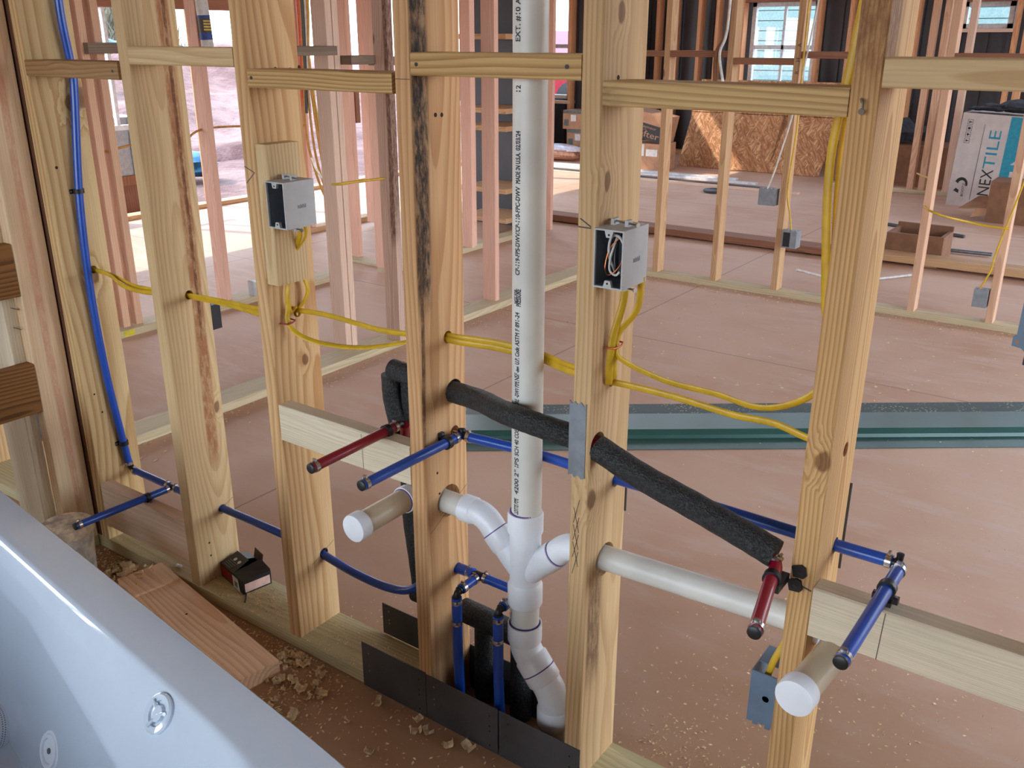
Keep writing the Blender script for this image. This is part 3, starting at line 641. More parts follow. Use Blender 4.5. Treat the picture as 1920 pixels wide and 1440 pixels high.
# outer skin of the basin and feet so that it stands on the floor
mb = MB(); ol = [sloop(hu, hv, hu - a, hv - b, e, z, 48) for a, b, e, z in ((0.07, 0.065, 10, TZ - 0.012), (0.09, 0.08, 8, TZ - 0.2), (0.17, 0.15, 5, 0.12), (0.3, 0.25, 4, 0.08))]
for lp in ol: mb.v += [tuple(tubp(*q)) for q in lp]
for i in range(3):
    for k in range(48): mb.f.append((i * 48 + (k + 1) % 48, i * 48 + k, (i + 1) * 48 + k, (i + 1) * 48 + (k + 1) % 48))
mb.f.append(tuple(144 + k for k in range(47, -1, -1))); mb.mi = [0] * len(mb.f)
obj('underside', mb, 'dusty_white', tub, True)
for u, v in ((0.4, 0.3), (TL - 0.4, 0.3), (0.4, TW - 0.3), (TL - 0.4, TW - 0.3)):
    p = tubp(u, v, 0); obj('foot', MB().box((p.x - 0.04, p.y - 0.04, 0), (p.x + 0.04, p.y + 0.04, 0.1)), 'blackp', tub)
def on_wall(px, py, pz, nrm): return Vector((px, py, pz)), Vector(nrm).normalized()
# jets (positions on the far inner wall)
JN = (TV * 0.79 + Vector((0, 0, 0.61))).normalized(); jp = tubp(1.385, 0.106, TZ - 0.030)
j = obj('jet', MB().lathe([(0.030, -0.012), (0.030, 0.002), (0.0275, 0.0045), (0.019, 0.003), (0.018, -0.001), (0.013, -0.002), (0.012, 0.004), (0.007, 0.005), (0.0, 0.004)], jp, JN, 36), 'white_acr', tub, True)
for k in range(3):
    a = k * 2 * PI / 3 + 0.5; x = JN.orthogonal().normalized(); y = JN.cross(x); rd = x * math.cos(a) + y * math.sin(a); p = jp + rd * 0.010 + JN * 0.003
    obj('nozzle_rib', MB().tube([p, p + rd * 0.012 + JN * 0.004], 0.0026, 8), 'white_acr', j, True)
N2 = (TV * 0.93 + Vector((0, 0, 0.36))).normalized(); c0 = tubp(0.795, 0.178, 0.192)
sc_ = obj('suction_cover', MB().lathe([(0.043, -0.02), (0.043, 0.012), (0.040, 0.018), (0.034, 0.021), (0.0, 0.022)], c0, N2, 40), 'white_pl', tub, True)
x = N2.orthogonal().normalized(); y = N2.cross(x); mb = MB()
for k in range(60):
    for h in (0.002, 0.007):
        a = 2 * PI * (k + (0.5 if h > 0.004 else 0)) / 60; rd = x * math.cos(a) + y * math.sin(a); p = c0 + rd * 0.0432 + N2 * h
        t_ = rd.cross(N2); mb.quad(p - t_ * 0.001 - N2 * 0.001, p + t_ * 0.001 - N2 * 0.001, p + t_ * 0.001 + N2 * 0.001, p - t_ * 0.001 + N2 * 0.001)
obj('grille_holes', mb, 'grey_print', sc_, kind='stuff')
c1 = tubp(1.07, 0.168, 0.30)
fc = obj('suction_fitting', MB().lathe([(0.034, -0.02), (0.034, 0.004), (0.0315, 0.0065), (0.029, 0.005), (0.028, 0.0075), (0.022, 0.008), (0.021, 0.0045), (0.0, 0.0045)], c1, N2, 40), 'white_pl', tub, True)
obj('screw_hole', MB().lathe([(0.005, 0.004), (0.005, 0.0065), (0.0, 0.0068)], c1, N2, 14), 'grey_print', fc)
# cardboard sheet lying in the tub
p = [tubp(0.45, 0.36, TZ - 0.416), tubp(1.05, 0.36, TZ - 0.416), tubp(1.05, 0.62, TZ - 0.416), tubp(0.45, 0.62, TZ - 0.416)]
obj('cardboard_sheet', MB().quad(p[3], p[2], p[1], p[0], 0.004), 'card_dark', label='brown cardboard sheet lying on the bottom of the bathtub', cat='cardboard')

# ------------------------------------------------------------------ drain stack
PR, BR_, HR, BH = 0.03015, 0.02413, 0.0365, 0.0295
XS_, YS_ = -0.557, 0.07
dr = thing('drain_stack', 'white PVC drain stack with a double wye, branches and two capped stubs', 'drain pipe', (-0.485, YS_, 0))
st = obj('stack_pipe', MB().tube([(XS_ + 0.002, YS_, 0.545), (XS_ + 0.006, YS_, 2.75)], PR, 40), 'pvc_pipe', dr, True, label='tall white pipe printed with black lettering')
def wrap(body, z0, z1, h, dz=0.0, off=0.0, mb=None):
    vs, fs = glyphs(body); x0 = min(v[0] for v in vs); x1 = max(v[0] for v in vs); y0 = min(v[1] for v in vs); y1 = max(v[1] for v in vs)
    for da, dz_ in ((0, 0), (0.0004, 0.0003), (-0.0004, -0.0003), (0.0003, -0.0004), (-0.0003, 0.0004)):
      out = []
      for v in vs:
        z = dz_ + z0 + (v[0] - x0) / (x1 - x0) * (z1 - z0); s_ = da + off - 0.001 + (v[1] - y0) / 0.72 * h * 1.3
        a = -PI / 2 - s_ / PR; cx_ = XS_ + 0.002 + 0.004 * (z - 0.545) / 2.2
        out.append((cx_ + (PR + 0.0003) * math.cos(a), YS_ + (PR + 0.0003) * math.sin(a), z))
      mb.add(out, fs)
for body, z0, z1, h, off in (('CHARLOTTE PIPE', 0.50, 0.612, 0.0085, 0), ('4200', 0.622, 0.655, 0.008, 0), ('2" IPS', 0.66, 0.70, 0.008, 0), ('SCH 40', 0.705, 0.738, 0.008, 0), ('COEX', 0.742, 0.766, 0.008, 0), ('CELLULAR CORE', 0.77, 0.822, 0.008, 0), ('ABS-DWV', 0.798, 0.83, 0.0, 0), ('-DWV PIPE', 0.826, 0.858, 0.008, 0), ('NSF', 0.860, 0.874, 0.009, 0), ('-dwv', 0.876, 0.888, 0.006, 0), ('U.P. Code', 0.892, 0.925, 0.008, 0), ('ASTM F 891-24', 0.928, 0.992, 0.008, 0),
                          ('NOT FOR', 1.008, 1.034, 0.008, 0.003), ('PRESSURE', 1.004, 1.036, 0.008, -0.003), ('CP-119-FPS-DWV/CP-110-FPC-DWV', 1.062, 1.218, 0.008, 0), ('MADE IN U.S.A.', 1.224, 1.276, 0.008, 0), ('02/03/24', 1.28, 1.312, 0.008, 0), ('12', 1.376, 1.386, 0.008, 0), ('EXT. #10 AN', 1.455, 1.53, 0.0085, 0)):
    if h:
        m1 = MB()
        if z0 < 0.575: z0 = 0.578; body = 'LOTTE PIPE'
        wrap(body, z0, z1, h, off=off, mb=m1); obj('printed_text', m1, 'ink', st)
mb = MB()
for k in range(9): mb.box((XS_ - 0.002 + 0.001 * (k % 2), YS_ - PR - 0.0006, 1.405 + 0.0026 * k), (XS_ - 0.013 - 0.002 * (k % 3), YS_ - PR + 0.004, 1.4062 + 0.0026 * k))
obj('printed_code', mb, 'ink', st)
# thin scribed line
# double wye
wy = MB().tube([(XS_, YS_, 0.365), (XS_, YS_, 0.555)], 0.0325, 36).tube([(XS_, YS_, 0.528), (XS_, YS_, 0.566), (XS_, YS_, 0.572)], [HR, HR, HR - 0.002], 36).tube([(XS_, YS_, 0.356), (XS_, YS_, 0.360), (XS_, YS_, 0.402), (XS_, YS_, 0.41)], [HR - 0.002, HR, HR, 0.0325], 36)
for sg in (-1, 1):
    wy.tube([(XS_, YS_, 0.425), (XS_ + sg * 0.052, YS_, 0.477)], 0.0272, 28)
    wy.tube([(XS_ + sg * 0.048, YS_, 0.473), (XS_ + sg * 0.052, YS_, 0.477), (XS_ + sg * 0.075, YS_, 0.500)], [0.0272, BH, BH], 28)
obj('double_wye', wy, 'pvc', dr, True)
def ring(c, ax, r, mat='purple', w=0.0022, par=None, nm='primer_ring'): 
    c, ax = Vector(c), Vector(ax).normalized(); obj(nm, MB().tube([c - ax * w / 2, c + ax * w / 2], r, 28), mat, par, True)
ring((XS_, YS_, 0.5735), (0, 0, 1), PR + 0.0016, par=dr)
# left branch
for sg, xend in ((-1, -0.84), (1, 0.080)):
    zc = 0.531 if sg < 0 else 0.528
    zb = zc if sg < 0 else 0.545
    kx = XS_ + sg * 0.104
    el = fillet([(XS_ + sg * 0.07, YS_, 0.495), (XS_ + sg * 0.102, YS_, zc), (XS_ + sg * 0.158, YS_, zc + (0 if sg < 0 else 0.001))], 0.03, 8)
    e_ = MB().tube(el, 0.0272, 28); e_.tube([(XS_ + sg * 0.128, YS_, zc), (XS_ + sg * 0.131, YS_, zc), (XS_ + sg * 0.158, YS_, zc + (0 if sg < 0 else 0.001))], [0.0272, BH, BH], 28)
    obj('elbow', e_, 'pvc', dr, True)
    ring((XS_ + sg * 0.0765, YS_, 0.5015), (sg, 0, 1), BR_ + 0.0038, par=dr); ring((XS_ + sg * 0.159, YS_, zc), X1, BR_ + 0.0026, par=dr)
    obj('branch_pipe', MB().tube([(XS_ + sg * 0.13, YS_, zc), (xend, YS_, zb)], BR_, 32), 'pvc_pipe', dr, True)
    # sweep elbow towards the room and capped stub
    e_ = MB().tube(fillet([(xend - sg * 0.045, YS_, zb), (xend, YS_, zb), (xend, YS_ - 0.05, zb)], 0.035, 8), 0.0272, 28)
    e_.tube([(xend - sg * 0.048, YS_, zb), (xend - sg * 0.028, YS_, zb)], BH, 28).tube([(xend, YS_ - 0.034, zb), (xend, YS_ - 0.052, zb)], BH, 28)
    obj('stub_elbow', e_, 'pvc', dr, True)
    ring((xend - sg * 0.0495, YS_, zb), X1, BR_ + 0.0026, par=dr); ring((xend, YS_ - 0.053, zb), (0, 1, 0), BR_ + 0.0026, par=dr)
    xe = xend - (0.0 if sg < 0 else 0.012)
    obj('stub_pipe', MB().tube([(xend, YS_ - 0.04, zb), (xe, -0.116, zb)], BR_ + 0.001, 32), 'pvc_stub', dr, True)
    obj('stub_cap', MB().lathe([(0.0295, 0.0), (0.0300, 0.002), (0.0300, 0.024), (0.0288, 0.0275), (0.0255, 0.0285), (0.0, 0.0285)], (xe, -0.106, zb), (xe - xend, -0.16, 0), 36), 'pvc', dr, True)
# lower offset
obj('stack_pipe', MB().tube([(XS_, YS_, 0.375), (XS_, YS_, 0.285)], PR, 36), 'pvc_pipe', dr, True)
ring((XS_, YS_, 0.355), (0, 0, 1), PR + 0.0016, par=dr); ring((XS_, YS_, 0.3095), (0, 0, 1), PR + 0.0012, par=dr)
X2 = -0.480
e_ = MB().tube(fillet([(XS_, YS_, 0.308), (XS_, YS_, 0.247), (-0.527, YS_, 0.212)], 0.04, 8), 0.0330, 36).tube([(XS_, YS_, 0.308), (XS_, YS_, 0.268), (XS_, YS_, 0.262)], [HR, HR, 0.033], 36).tube([(-0.543, YS_, 0.2305), (-0.540, YS_, 0.227), (-0.522, YS_, 0.205)], [0.033, HR, HR], 36)
obj('offset_elbow', e_, 'pvc', dr, True)
ring((-0.521, YS_, 0.204), (1, 0, -1.22), HR + 0.0006, par=dr)
e_ = MB().tube(fillet([(-0.524, YS_, 0.208), (X2, YS_, 0.155), (X2, YS_, 0.09)], 0.04, 8), 0.0330, 36).tube([(-0.521, YS_, 0.204), (-0.505, YS_, 0.185), (-0.502, YS_, 0.181)], [HR, HR, 0.033], 36).tube([(X2, YS_, 0.128), (X2, YS_, 0.124), (X2, YS_, 0.088)], [0.033, HR, HR], 36)
obj('offset_elbow', e_, 'pvc', dr, True)
ring((X2, YS_, 0.087), (0, 0, 1), PR + 0.0016, par=dr)
obj('stack_pipe', MB().tube([(X2, YS_, 0.1), (X2, YS_, 0.0)], PR, 36), 'pvc_pipe', dr, True)
mb = MB(); text(mb, '— CHARLO', (XS_ - 0.012, YS_ - PR - 0.0006, 0.312), (0, 0, 1), (-1, 0, 0), width=0.04, height=0.006); obj('printed_text', mb, 'ink', dr)

# ------------------------------------------------------------------ flexible water pipes
def pex(par, pts, mat, r=0.0105, name='pipe', n=16): return obj(name, MB().tube(pts, r, n), mat, par, True)
def crimp(par, c, ax, r=0.0105):
    c, ax = Vector(c), Vector(ax).normalized(); o = obj('crimp_ring', MB().tube([c - ax * 0.0045, c + ax * 0.0045], r + 0.0014, 18), 'steelring', par, True)
    s_ = ax.orthogonal().normalized(); s_ = (Vector((0, 0, 1)) - ax * ax.z).normalized() if abs(ax.z) < 0.9 else Vector((0.6, -0.8, 0))
    p = c + s_ * (r + 0.003); q = ax.cross(s_)
    obj('crimp_ear', MB().box((-0.002, -0.004, -0.002), (0.002, 0.004, 0.0035)), 'steelring', o, local=Matrix.Translation(p) @ Matrix((ax, q, s_)).transposed().to_4x4())
def capend(par, c, ax, r=0.0105):
    obj('end_cap', MB().lathe([(r * 0.9, -0.004), (r * 1.0, 0.0), (r * 1.0, 0.0035), (r * 0.85, 0.0048), (0, 0.0048)], c, ax, 20), 'blackp', par, True)
def clampb(par, c, ax, away, r=0.0105):
    """black two-piece pipe clamp: band round the pipe and a mounting lug on the timber side"""
    c, ax, away = Vector(c), Vector(ax).normalized(), Vector(away).normalized(); q = ax.cross(away)
    mb = MB().tube([c - ax * 0.006, c + ax * 0.006], r + 0.0035, 20)
    o = obj('pipe_clamp', mb, 'blackp', par, True)
    obj('clamp_lug', MB().box((-0.006, -0.019, -0.004), (0.006, 0.019, 0.005)).box((-0.006, -0.010, -0.012), (0.006, 0.010, 0.004)), 'blackp', o, local=Matrix.Translation(c - away * (r + 0.006)) @ Matrix((ax, q, away)).transposed().to_4x4())
    for sg in (-1, 1):
        obj('clamp_screw', MB().lathe([(0.0028, 0), (0.0028, 0.0012), (0, 0.0016)], c - away * (r + 0.001) + q * (0.0152 * sg), away, 8), 'nail', o)
def elbow(par, c, d1, d2, L=0.02, r=0.0072):
    c, d1, d2 = Vector(c), Vector(d1).normalized(), Vector(d2).normalized()
    obj('elbow_fitting', MB().tube(fillet([c + d1 * L, c, c + d2 * L], 0.012, 6), r, 14).tube([c + d1 * 0.008, c + d1 * 0.011], r + 0.002, 14).tube([c + d2 * 0.008, c + d2 * 0.011], r + 0.002, 14), 'blackp', par, True)
def tee(par, c, a, b, L=0.018, r=0.0075):
    c, a, b = Vector(c), Vector(a).normalized(), Vector(b).normalized()
    obj('tee_fitting', MB().tube([c - a * L, c + a * L], r, 14).tube([c, c + b * L], r, 14).tube([c - a * 0.009, c + a * 0.009], r + 0.0022, 14), 'blackp', par, True)

# low cold line: drops down the first stud, runs right through three studs to the risers
cl = thing('cold_water_line', 'blue pipe dropping beside the tall knotty stud and running low through the studs', 'water pipe', (-0.72, 0.06, 0))
pex(cl, spline([(-2.017, 0.128, 2.3), (-2.018, 0.118, 1.80), (-2.020, 0.100, 1.548), (-2.024, 0.108, 1.40), (-2.024, 0.106, 1.33), (-2.026, 0.074, 1.06), (-2.026, 0.062, 0.80), (-2.026, 0.068, 0.56), (-2.026, 0.084, 0.36), (-2.026, 0.094, 0.258)]), 'blue')
for z, y in ((1.075, 0.075), (0.33, 0.087)): clampb(cl, (-2.026, y, z), (0, 0.05, -1), (1, 0, 0))
ze = 0.236
crimp(cl, (-2.026, 0.0935, 0.262), (0, 0.04, -1)); elbow(cl, (-2.026, 0.098, 0.240), (0, -0.05, 1), X1, 0.016)
crimp(cl, (-2.010, 0.099, ze), X1)
xt = -1.828
pex(cl, [(-2.014, 0.1, ze + 0.002), (xt - 0.014, 0.1, ze)], 'blue'); crimp(cl, (xt - 0.019, 0.1, ze), X1); tee(cl, (xt, 0.1, ze), X1, (0, -1, 0))
crimp(cl, (xt + 0.019, 0.1, ze), X1); crimp(cl, (xt, 0.081, ze), (0, 1, 0))
pex(cl, [(xt, 0.088, ze), (xt, -0.196, ze + 0.006)], 'blue', name='stub_pipe'); crimp(cl, (xt, -0.186, ze + 0.006), (0, 1, 0)); capend(cl, (xt, -0.196, ze + 0.006), (0, -1, 0)); clampb(cl, (xt, 0.018, ze), (0, 1, 0), (0, 0, 1))
pex(cl, spline([(xt + 0.012, 0.1, ze), (-1.62, 0.1, 0.238), (-1.36, 0.1, 0.239), (-1.217, 0.1, 0.232), (-1.10, 0.1, 0.217), (-0.98, 0.1, 0.217), (-0.90, 0.1, 0.243), (-0.845, 0.102, 0.30), (-0.80, 0.102, 0.342), (-0.75, 0.102, 0.352)]), 'blue')
pex(cl, [(-0.765, 0.1015, 0.350), (-0.716, 0.1, 0.353)], 'blue', 0.0122)
crimp(cl, (-0.728, 0.1, 0.352), X1); tee(cl, (-0.700, 0.1, 0.353), X1, (0, -1, 0)); crimp(cl, (-0.682, 0.1, 0.353), X1); crimp(cl, (-0.70, 0.082, 0.353), (0, 1, 0))
pex(cl, [(-0.688, 0.1, 0.353), (-0.60, 0.1, 0.352), (-0.585, 0.1, 0.352)], 'blue')
for x, y0, zz in ((-0.70, 0.02, 0.353), (-0.590, 0.02, 0.352)):
    pex(cl, [(x, 0.09, zz), (x, y0 + 0.015, zz)], 'blue'); crimp(cl, (x, y0 + 0.022, zz), (0, 1, 0)); elbow(cl, (x, y0, zz), (0, 1, 0), (0, 0, -1), 0.02)
    pex(cl, [(x, y0, zz - 0.012), (x - 0.003, y0 + 0.004, 0.18), (x + 0.004, y0 + 0.004, 0.0)], 'blue', 0.0112, 'riser_pipe'); crimp(cl, (x, y0, zz - 0.022), (0, 0, 1)); crimp(cl, (x - 0.001, y0, zz - 0.075), (0, 0, 1))

# upper cold line with its two stubs
cu = thing('cold_water_line', 'blue pipe at stub height with one stub on the mouldy stud and one at right', 'water pipe', (-0.74, 0.1, 0.68))
xl, zl = -0.742, 0.680
pex(cu, [(xl, 0.088, zl), (xl, -0.196, zl + 0.004)], 'blue', name='stub_pipe'); capend(cu, (xl, -0.196, zl + 0.004), (0, -1, 0)); crimp(cu, (xl, -0.187, zl + 0.004), (0, 1, 0)); clampb(cu, (xl, 0.052, zl), (0, 1, 0), (1, 0, 0))
crimp(cu, (xl, 0.078, zl), (0, 1, 0)); elbow(cu, (xl, 0.1, zl), (0, -1, 0), X1, 0.018); obj('elbow_boss', MB().lathe([(0.008, -0.004), (0.009, 0.012), (0.006, 0.015), (0, 0.015)], (xl, 0.1, zl), (-0.2, 0.3, 1), 14), 'blackp', cu, True)
crimp(cu, (xl + 0.02, 0.1, zl), X1)
pex(cu, spline([(xl + 0.014, 0.1, zl), (-0.57, 0.112, 0.681), (-0.39, 0.1, 0.685), (-0.2, 0.1, 0.687), (0.019, 0.1, 0.684), (0.128, 0.1, 0.684)]), 'blue')
xr = 0.142; crimp(cu, (xr - 0.02, 0.1, 0.684), X1); elbow(cu, (xr, 0.1, 0.684), (-1, 0, 0), (0, -1, 0), 0.018); crimp(cu, (xr, 0.078, 0.684), (0, 1, 0))
obj('elbow_boss', MB().lathe([(0.005, 0), (0.006, 0.012), (0.0, 0.013)], (xr - 0.004, 0.1, 0.69), (0, 0, 1), 10), 'blackp', cu, True)
pex(cu, [(xr, 0.086, 0.684), (xr - 0.004, -0.196, 0.682)], 'blue', name='stub_pipe'); capend(cu, (xr - 0.004, -0.196, 0.682), (0, -1, 0)); crimp(cu, (xr - 0.004, -0.187, 0.682), (0, 1, 0)); clampb(cu, (xr - 0.001, 0.018, 0.684), (0, 1, 0), (0, 0, 1))

# hot line in black foam sleeves
ht = thing('hot_water_line', 'black foam sleeved hot pipe with two red stub ends', 'water pipe', (-0.72, 0.105, 0))
def foam(pts, r=0.0225, nm='foam_sleeve'): 
    P = pts; mb = MB(); mb.tube(P, [r * (1 + 0.012 * math.sin(i * 1.7)) for i in range(len(P))], 22); return obj(nm, mb, 'foam', ht, True)
foam(spline([(-0.932, 0.1, 0.788), (-0.88, 0.1, 0.784), (-0.78, 0.1, 0.774), (-0.673, 0.075, 0.782), (-0.595, 0.036, 0.792), (-0.526, 0.010, 0.800), (-0.478, 0.011, 0.796), (-0.412, 0.024, 0.786)]), 0.0225)
foam(spline([(-0.938, 0.1, 0.775), (-0.936, 0.1, 0.72), (-0.922, 0.1, 0.66), (-0.913, 0.1, 0.606)]), 0.0205)
foam(spline([(-0.905, 0.125, 0.765), (-0.908, 0.124, 0.69), (-0.914, 0.122, 0.607), (-0.914, 0.121, 0.50), (-0.912, 0.12, 0.42), (-0.900, 0.12, 0.32), (-0.888, 0.12, 0.215)]), 0.0205)
foam(spline([(-0.371, 0.024, 0.778), (-0.282, 0.018, 0.751), (-0.173, 0.006, 0.731), (-0.075, -0.010, 0.715), (-0.022, -0.013, 0.701)]), 0.0235)
foam([(-0.905, 0.12, 0.228), (-0.78, 0.118, 0.232), (-0.70, 0.114, 0.234), (-0.60, 0.112, 0.230), (-0.585, 0.112, 0.228)], 0.0275)
foam([(-0.700, 0.118, 0.225), (-0.70, 0.118, 0.12), (-0.702, 0.118, 0.03), (-0.702, 0.118, 0.02)], 0.024); foam([(-0.598, 0.118, 0.222), (-0.598, 0.118, 0.12), (-0.60, 0.118, 0.02), (-0.60, 0.118, 0.01)], 0.025)
pex(ht, [(-0.702, 0.118, 0.03), (-0.702, 0.118, 0.0)], 'red'); pex(ht, [(-0.6, 0.118, 0.02), (-0.6, 0.118, 0.0)], 'red')
pex(ht, [(-0.412, 0.024, 0.786), (-0.365, 0.024, 0.776)], 'red', 0.0135)
xh, zh = -0.880, 0.683
elbow(ht, (xh - 0.002, 0.066, 0.683), (0, -1, 0), (-0.35, 0.55, -0.5), 0.02); pex(ht, [(xh, 0.052, zh), (xh + 0.003, -0.196, zh - 0.002)], 'red', name='stub_pipe'); capend(ht, (xh + 0.003, -0.196, zh - 0.002), (0, -1, 0)); crimp(ht, (xh + 0.003, -0.187, zh - 0.002), (0, 1, 0)); crimp(ht, (xh, 0.044, zh), (0, 1, 0)); clampb(ht, (xh, 0.019, zh), (0, 1, 0), (0, 0, 1))
pex(ht, [(xh + 0.001, 0.075, 0.678), (-0.905, 0.1, 0.625)], 'red')
xq = -0.012
pex(ht, fillet([(-0.045, -0.010, 0.704), (xq - 0.004, -0.018, 0.688), (xq + 0.001, -0.06, 0.680), (0.018, -0.196, 0.679)], 0.02, 8), 'red', name='stub_pipe'); capend(ht, (0.018, -0.196, 0.679), (0.1, -1, 0)); crimp(ht, (0.017, -0.187, 0.679), (0.1, -1, 0)); crimp(ht, (-0.019, -0.017, 0.6915), (1, -0.3, -0.5))
# strap with two ears screwed to the stud face
sp_ = obj('pipe_strap', MB().tube([(xq - 0.001, -0.045, 0.681), (xq + 0.001, -0.058, 0.681)], 0.0138, 20), 'blackp', ht, True)
for z in (0.650, 0.676):
    a_ = 0.010 if z > 0.66 else 0.006
    e2 = obj('strap_ear', MB().prism([(-0.006, -0.009), (0.010, -0.0115), (0.0155, -0.007), (0.0155, 0.007), (0.010, 0.0115), (-0.006, 0.009)], 0.0006, 0.0046), 'blackp', sp_, local=Matrix.Translation((a_, 0.0, z)) @ Matrix.Rotation(math.radians(-14), 4, 'Y') @ Matrix.Rotation(PI / 2, 4, 'X'))
    obj('strap_screw', MB().lathe([(0.0035, 0), (0.0035, 0.001), (0, 0.0014)], (a_ + 0.005, -0.0046, z), (0, -1, 0), 10), 'darknail', e2)
obj('strap_web', MB().box((xq - 0.002, -0.05, 0.655), (xq + 0.012, -0.001, 0.668)), 'blackp', sp_)

# ------------------------------------------------------------------ steel plates
np_ = MB()
pl = [(-0.0172, -0.0725), (-0.009, -0.069), (-0.004, -0.075), (0.003, -0.068), (0.010, -0.075), (0.0172, -0.0715), (0.0172, 0.0715), (0.012, 0.066), (0.006, 0.0725), (-0.001, 0.067), (-0.006, 0.072), (-0.012, 0.067), (-0.0172, 0.0725)]
obj('nail_guard', MB().prism(pl, 0, 0.0016), 'galv', label='grey toothed steel guard plate on the stud beside the black foam pipe', cat='guard plate', local=Matrix.Translation((-0.3985, -0.0002, 0.795)) @ Matrix.Rotation(PI / 2, 4, 'X'))
for (x0, x1, y, z0, z1, lb) in ((-0.977, -0.7785, -0.0022, 0.0, 0.123, 'dark steel plate at the foot of the mouldy stud, leftmost of the front three'), (-0.776, -0.5765, -0.0022, 0.0, 0.120, 'dark steel plate below the blue risers, middle of the front three'), (-0.573, -0.371, -0.0022, 0.0, 0.119, 'dark steel plate before the drain foot, rightmost of the front three'),
                                (-1.043, -0.835, 0.1402, 0.0385, 0.127, 'dark steel plate standing on the back edge of the bottom plate'), (-0.833, -0.63, 0.1402, 0.0, 0.122, 'dark steel plate behind the blue risers'), (-0.628, -0.43, 0.1402, 0.0, 0.122, 'dark steel plate behind the drain offset')):
    pt = obj('steel_plate', MB().box((x0, y, z0), (x1, y + 0.002, z1)), 'steel', label=lb, cat='steel plate', group='dark steel plates at the foot of the near wall')
    for k, (fx, fz) in enumerate(((0.022, 0.80), (0.022, 0.52), (0.022, 0.40), (0.178, 0.78), (0.178, 0.55), (0.178, 0.44), (0.178, 0.12))):
        obj('plate_hole', MB().lathe([(0.0022, -0.0002), (0.0022, 0.0004), (0, 0.0005)], (x0 + fx, y, z0 + fz * (z1 - z0)), (0, -1, 0), 8), 'nail' if fx < 0.1 else 'hole', pt)
for x, z0, z1, lb in ((-0.41 + 0.018, 0.60, 0.70, 'thin black steel plate behind the stained stud'), (0.019, 0.62, 0.78, 'thin black steel plate behind the fine grained stud')):
    obj('steel_plate', MB().box((x - 0.018, D + 0.0003, z0), (x + 0.0225, D + 0.0023, z1)), 'steel', label=lb, cat='steel plate')

# ------------------------------------------------------------------ switch boxes, cables
def ebox(name, label, x0, x1, z0, z1, yf, depth, mat, par=None, group=None, inner=True, marks_=True):
    t = thing(name, label, 'electrical box', ((x0 + x1) / 2, yf + depth / 2, z0), group); w = 0.0025
    mb = MB().box((x0, yf, z0), (x0 + w, yf + depth, z1)).box((x1 - w, yf, z0), (x1, yf + depth, z1)).box((x0 + w, yf, z0), (x1 - w, yf + depth, z0 + w)).box((x0 + w, yf, z1 - w), (x1 - w, yf + depth, z1)).box((x0 + w, yf + depth - w, z0 + w), (x1 - w, yf + depth, z1 - w))
    b = obj('box_body', mb, mat, t)
    xc = (x0 + x1) / 2
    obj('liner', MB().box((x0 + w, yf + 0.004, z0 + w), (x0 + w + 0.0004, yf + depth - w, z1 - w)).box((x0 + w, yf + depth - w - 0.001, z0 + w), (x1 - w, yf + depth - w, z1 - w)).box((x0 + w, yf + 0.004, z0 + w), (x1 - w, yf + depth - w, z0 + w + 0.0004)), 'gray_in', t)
    for z, s_ in ((z1, -1), (z0, 1)):
        e2 = obj('screw_lug', MB().prism([(xc - 0.008, 0), (xc + 0.008, 0), (xc + 0.005, 0.011), (xc - 0.005, 0.011)], 0, 0.006), mat, t, local=Matrix.Translation((0, yf + 0.006, z + s_ * 0.002)) @ Matrix.Rotation(PI / 2, 4, 'X') @ Matrix.Scale(s_, 4, (0, 1, 0)))
        obj('screw_hole', MB().lathe([(0.0018, -0.001), (0.0018, 0.0006), (0, 0.0006)], (xc, yf, z + s_ * 0.0085), (0, -1, 0), 8), 'hole', e2)
    for z, s_ in ((z1, 1), (z0, -1)):
        br = obj('nail_bracket', MB().box((xc - 0.02, yf + 0.040, z), (xc - 0.014, yf + 0.058, z + s_ * 0.010)), mat, t)
        obj('nail_bracket', MB().box((xc + 0.008, yf + 0.036, z), (xc + 0.014, yf + 0.052, z + s_ * 0.010)), mat, t)
        obj('nail', MB().tube([(x0 - 0.004, yf + 0.052, z + s_ * 0.006), (x1 + 0.004, yf + 0.036, z + s_ * 0.005)], 0.0018, 8).lathe([(0, 0), (0.0042, 0), (0.0042, 0.002), (0, 0.002)], (x1 + 0.004, yf + 0.036, z + s_ * 0.005), (1, -0.3, 0), 10), 'nail', br, True)
    if marks_:
        mb = MB()
        for k in range(7): mb.box((x1 - 0.0005, yf + depth * 0.42 + 0.0033 * k, (z0 + z1) / 2 - 0.008), (x1 + 0.0004, yf + depth * 0.42 + 0.0033 * k + 0.0022, (z0 + z1) / 2 - 0.008 + (0.007, 0.006, 0.008, 0.006, 0.008, 0.006, 0.008)[k]))
        obj('moulded_mark', mb, 'grey_mould', t)
    return t
M['grey_mould'] = plain('grey_mould', (132, 134, 136), 0.6)
bl_ = ebox('switch_box', 'grey plastic switch box on the spacer block of the honey coloured stud', SX[2] + 2 * T + 0.001, SX[2] + 2 * T + 0.056, 1.088, 1.184, -0.012, 0.083, 'gray_box')
br_ = ebox('switch_box', 'grey plastic switch box with coiled wires on the stained stud at right of the drain', SX[4] + T + 0.001, SX[4] + T + 0.055, 1.080, 1.176, -0.012, 0.083, 'gray_box')
xb = SX[4] + T + 0.03
def loopw(par, pts, mat, r=0.0018): obj('wire', MB().tube(spline(pts, 6), r, 8), mat, par, True)
loopw(br_, [(xb - 0.012, 0.03, 1.10), (xb - 0.014, 0.012, 1.13), (xb - 0.006, 0.002, 1.16), (xb + 0.008, 0.0, 1.165), (xb + 0.016, 0.006, 1.15), (xb + 0.018, 0.02, 1.11)], 'white_cable', 0.0022)
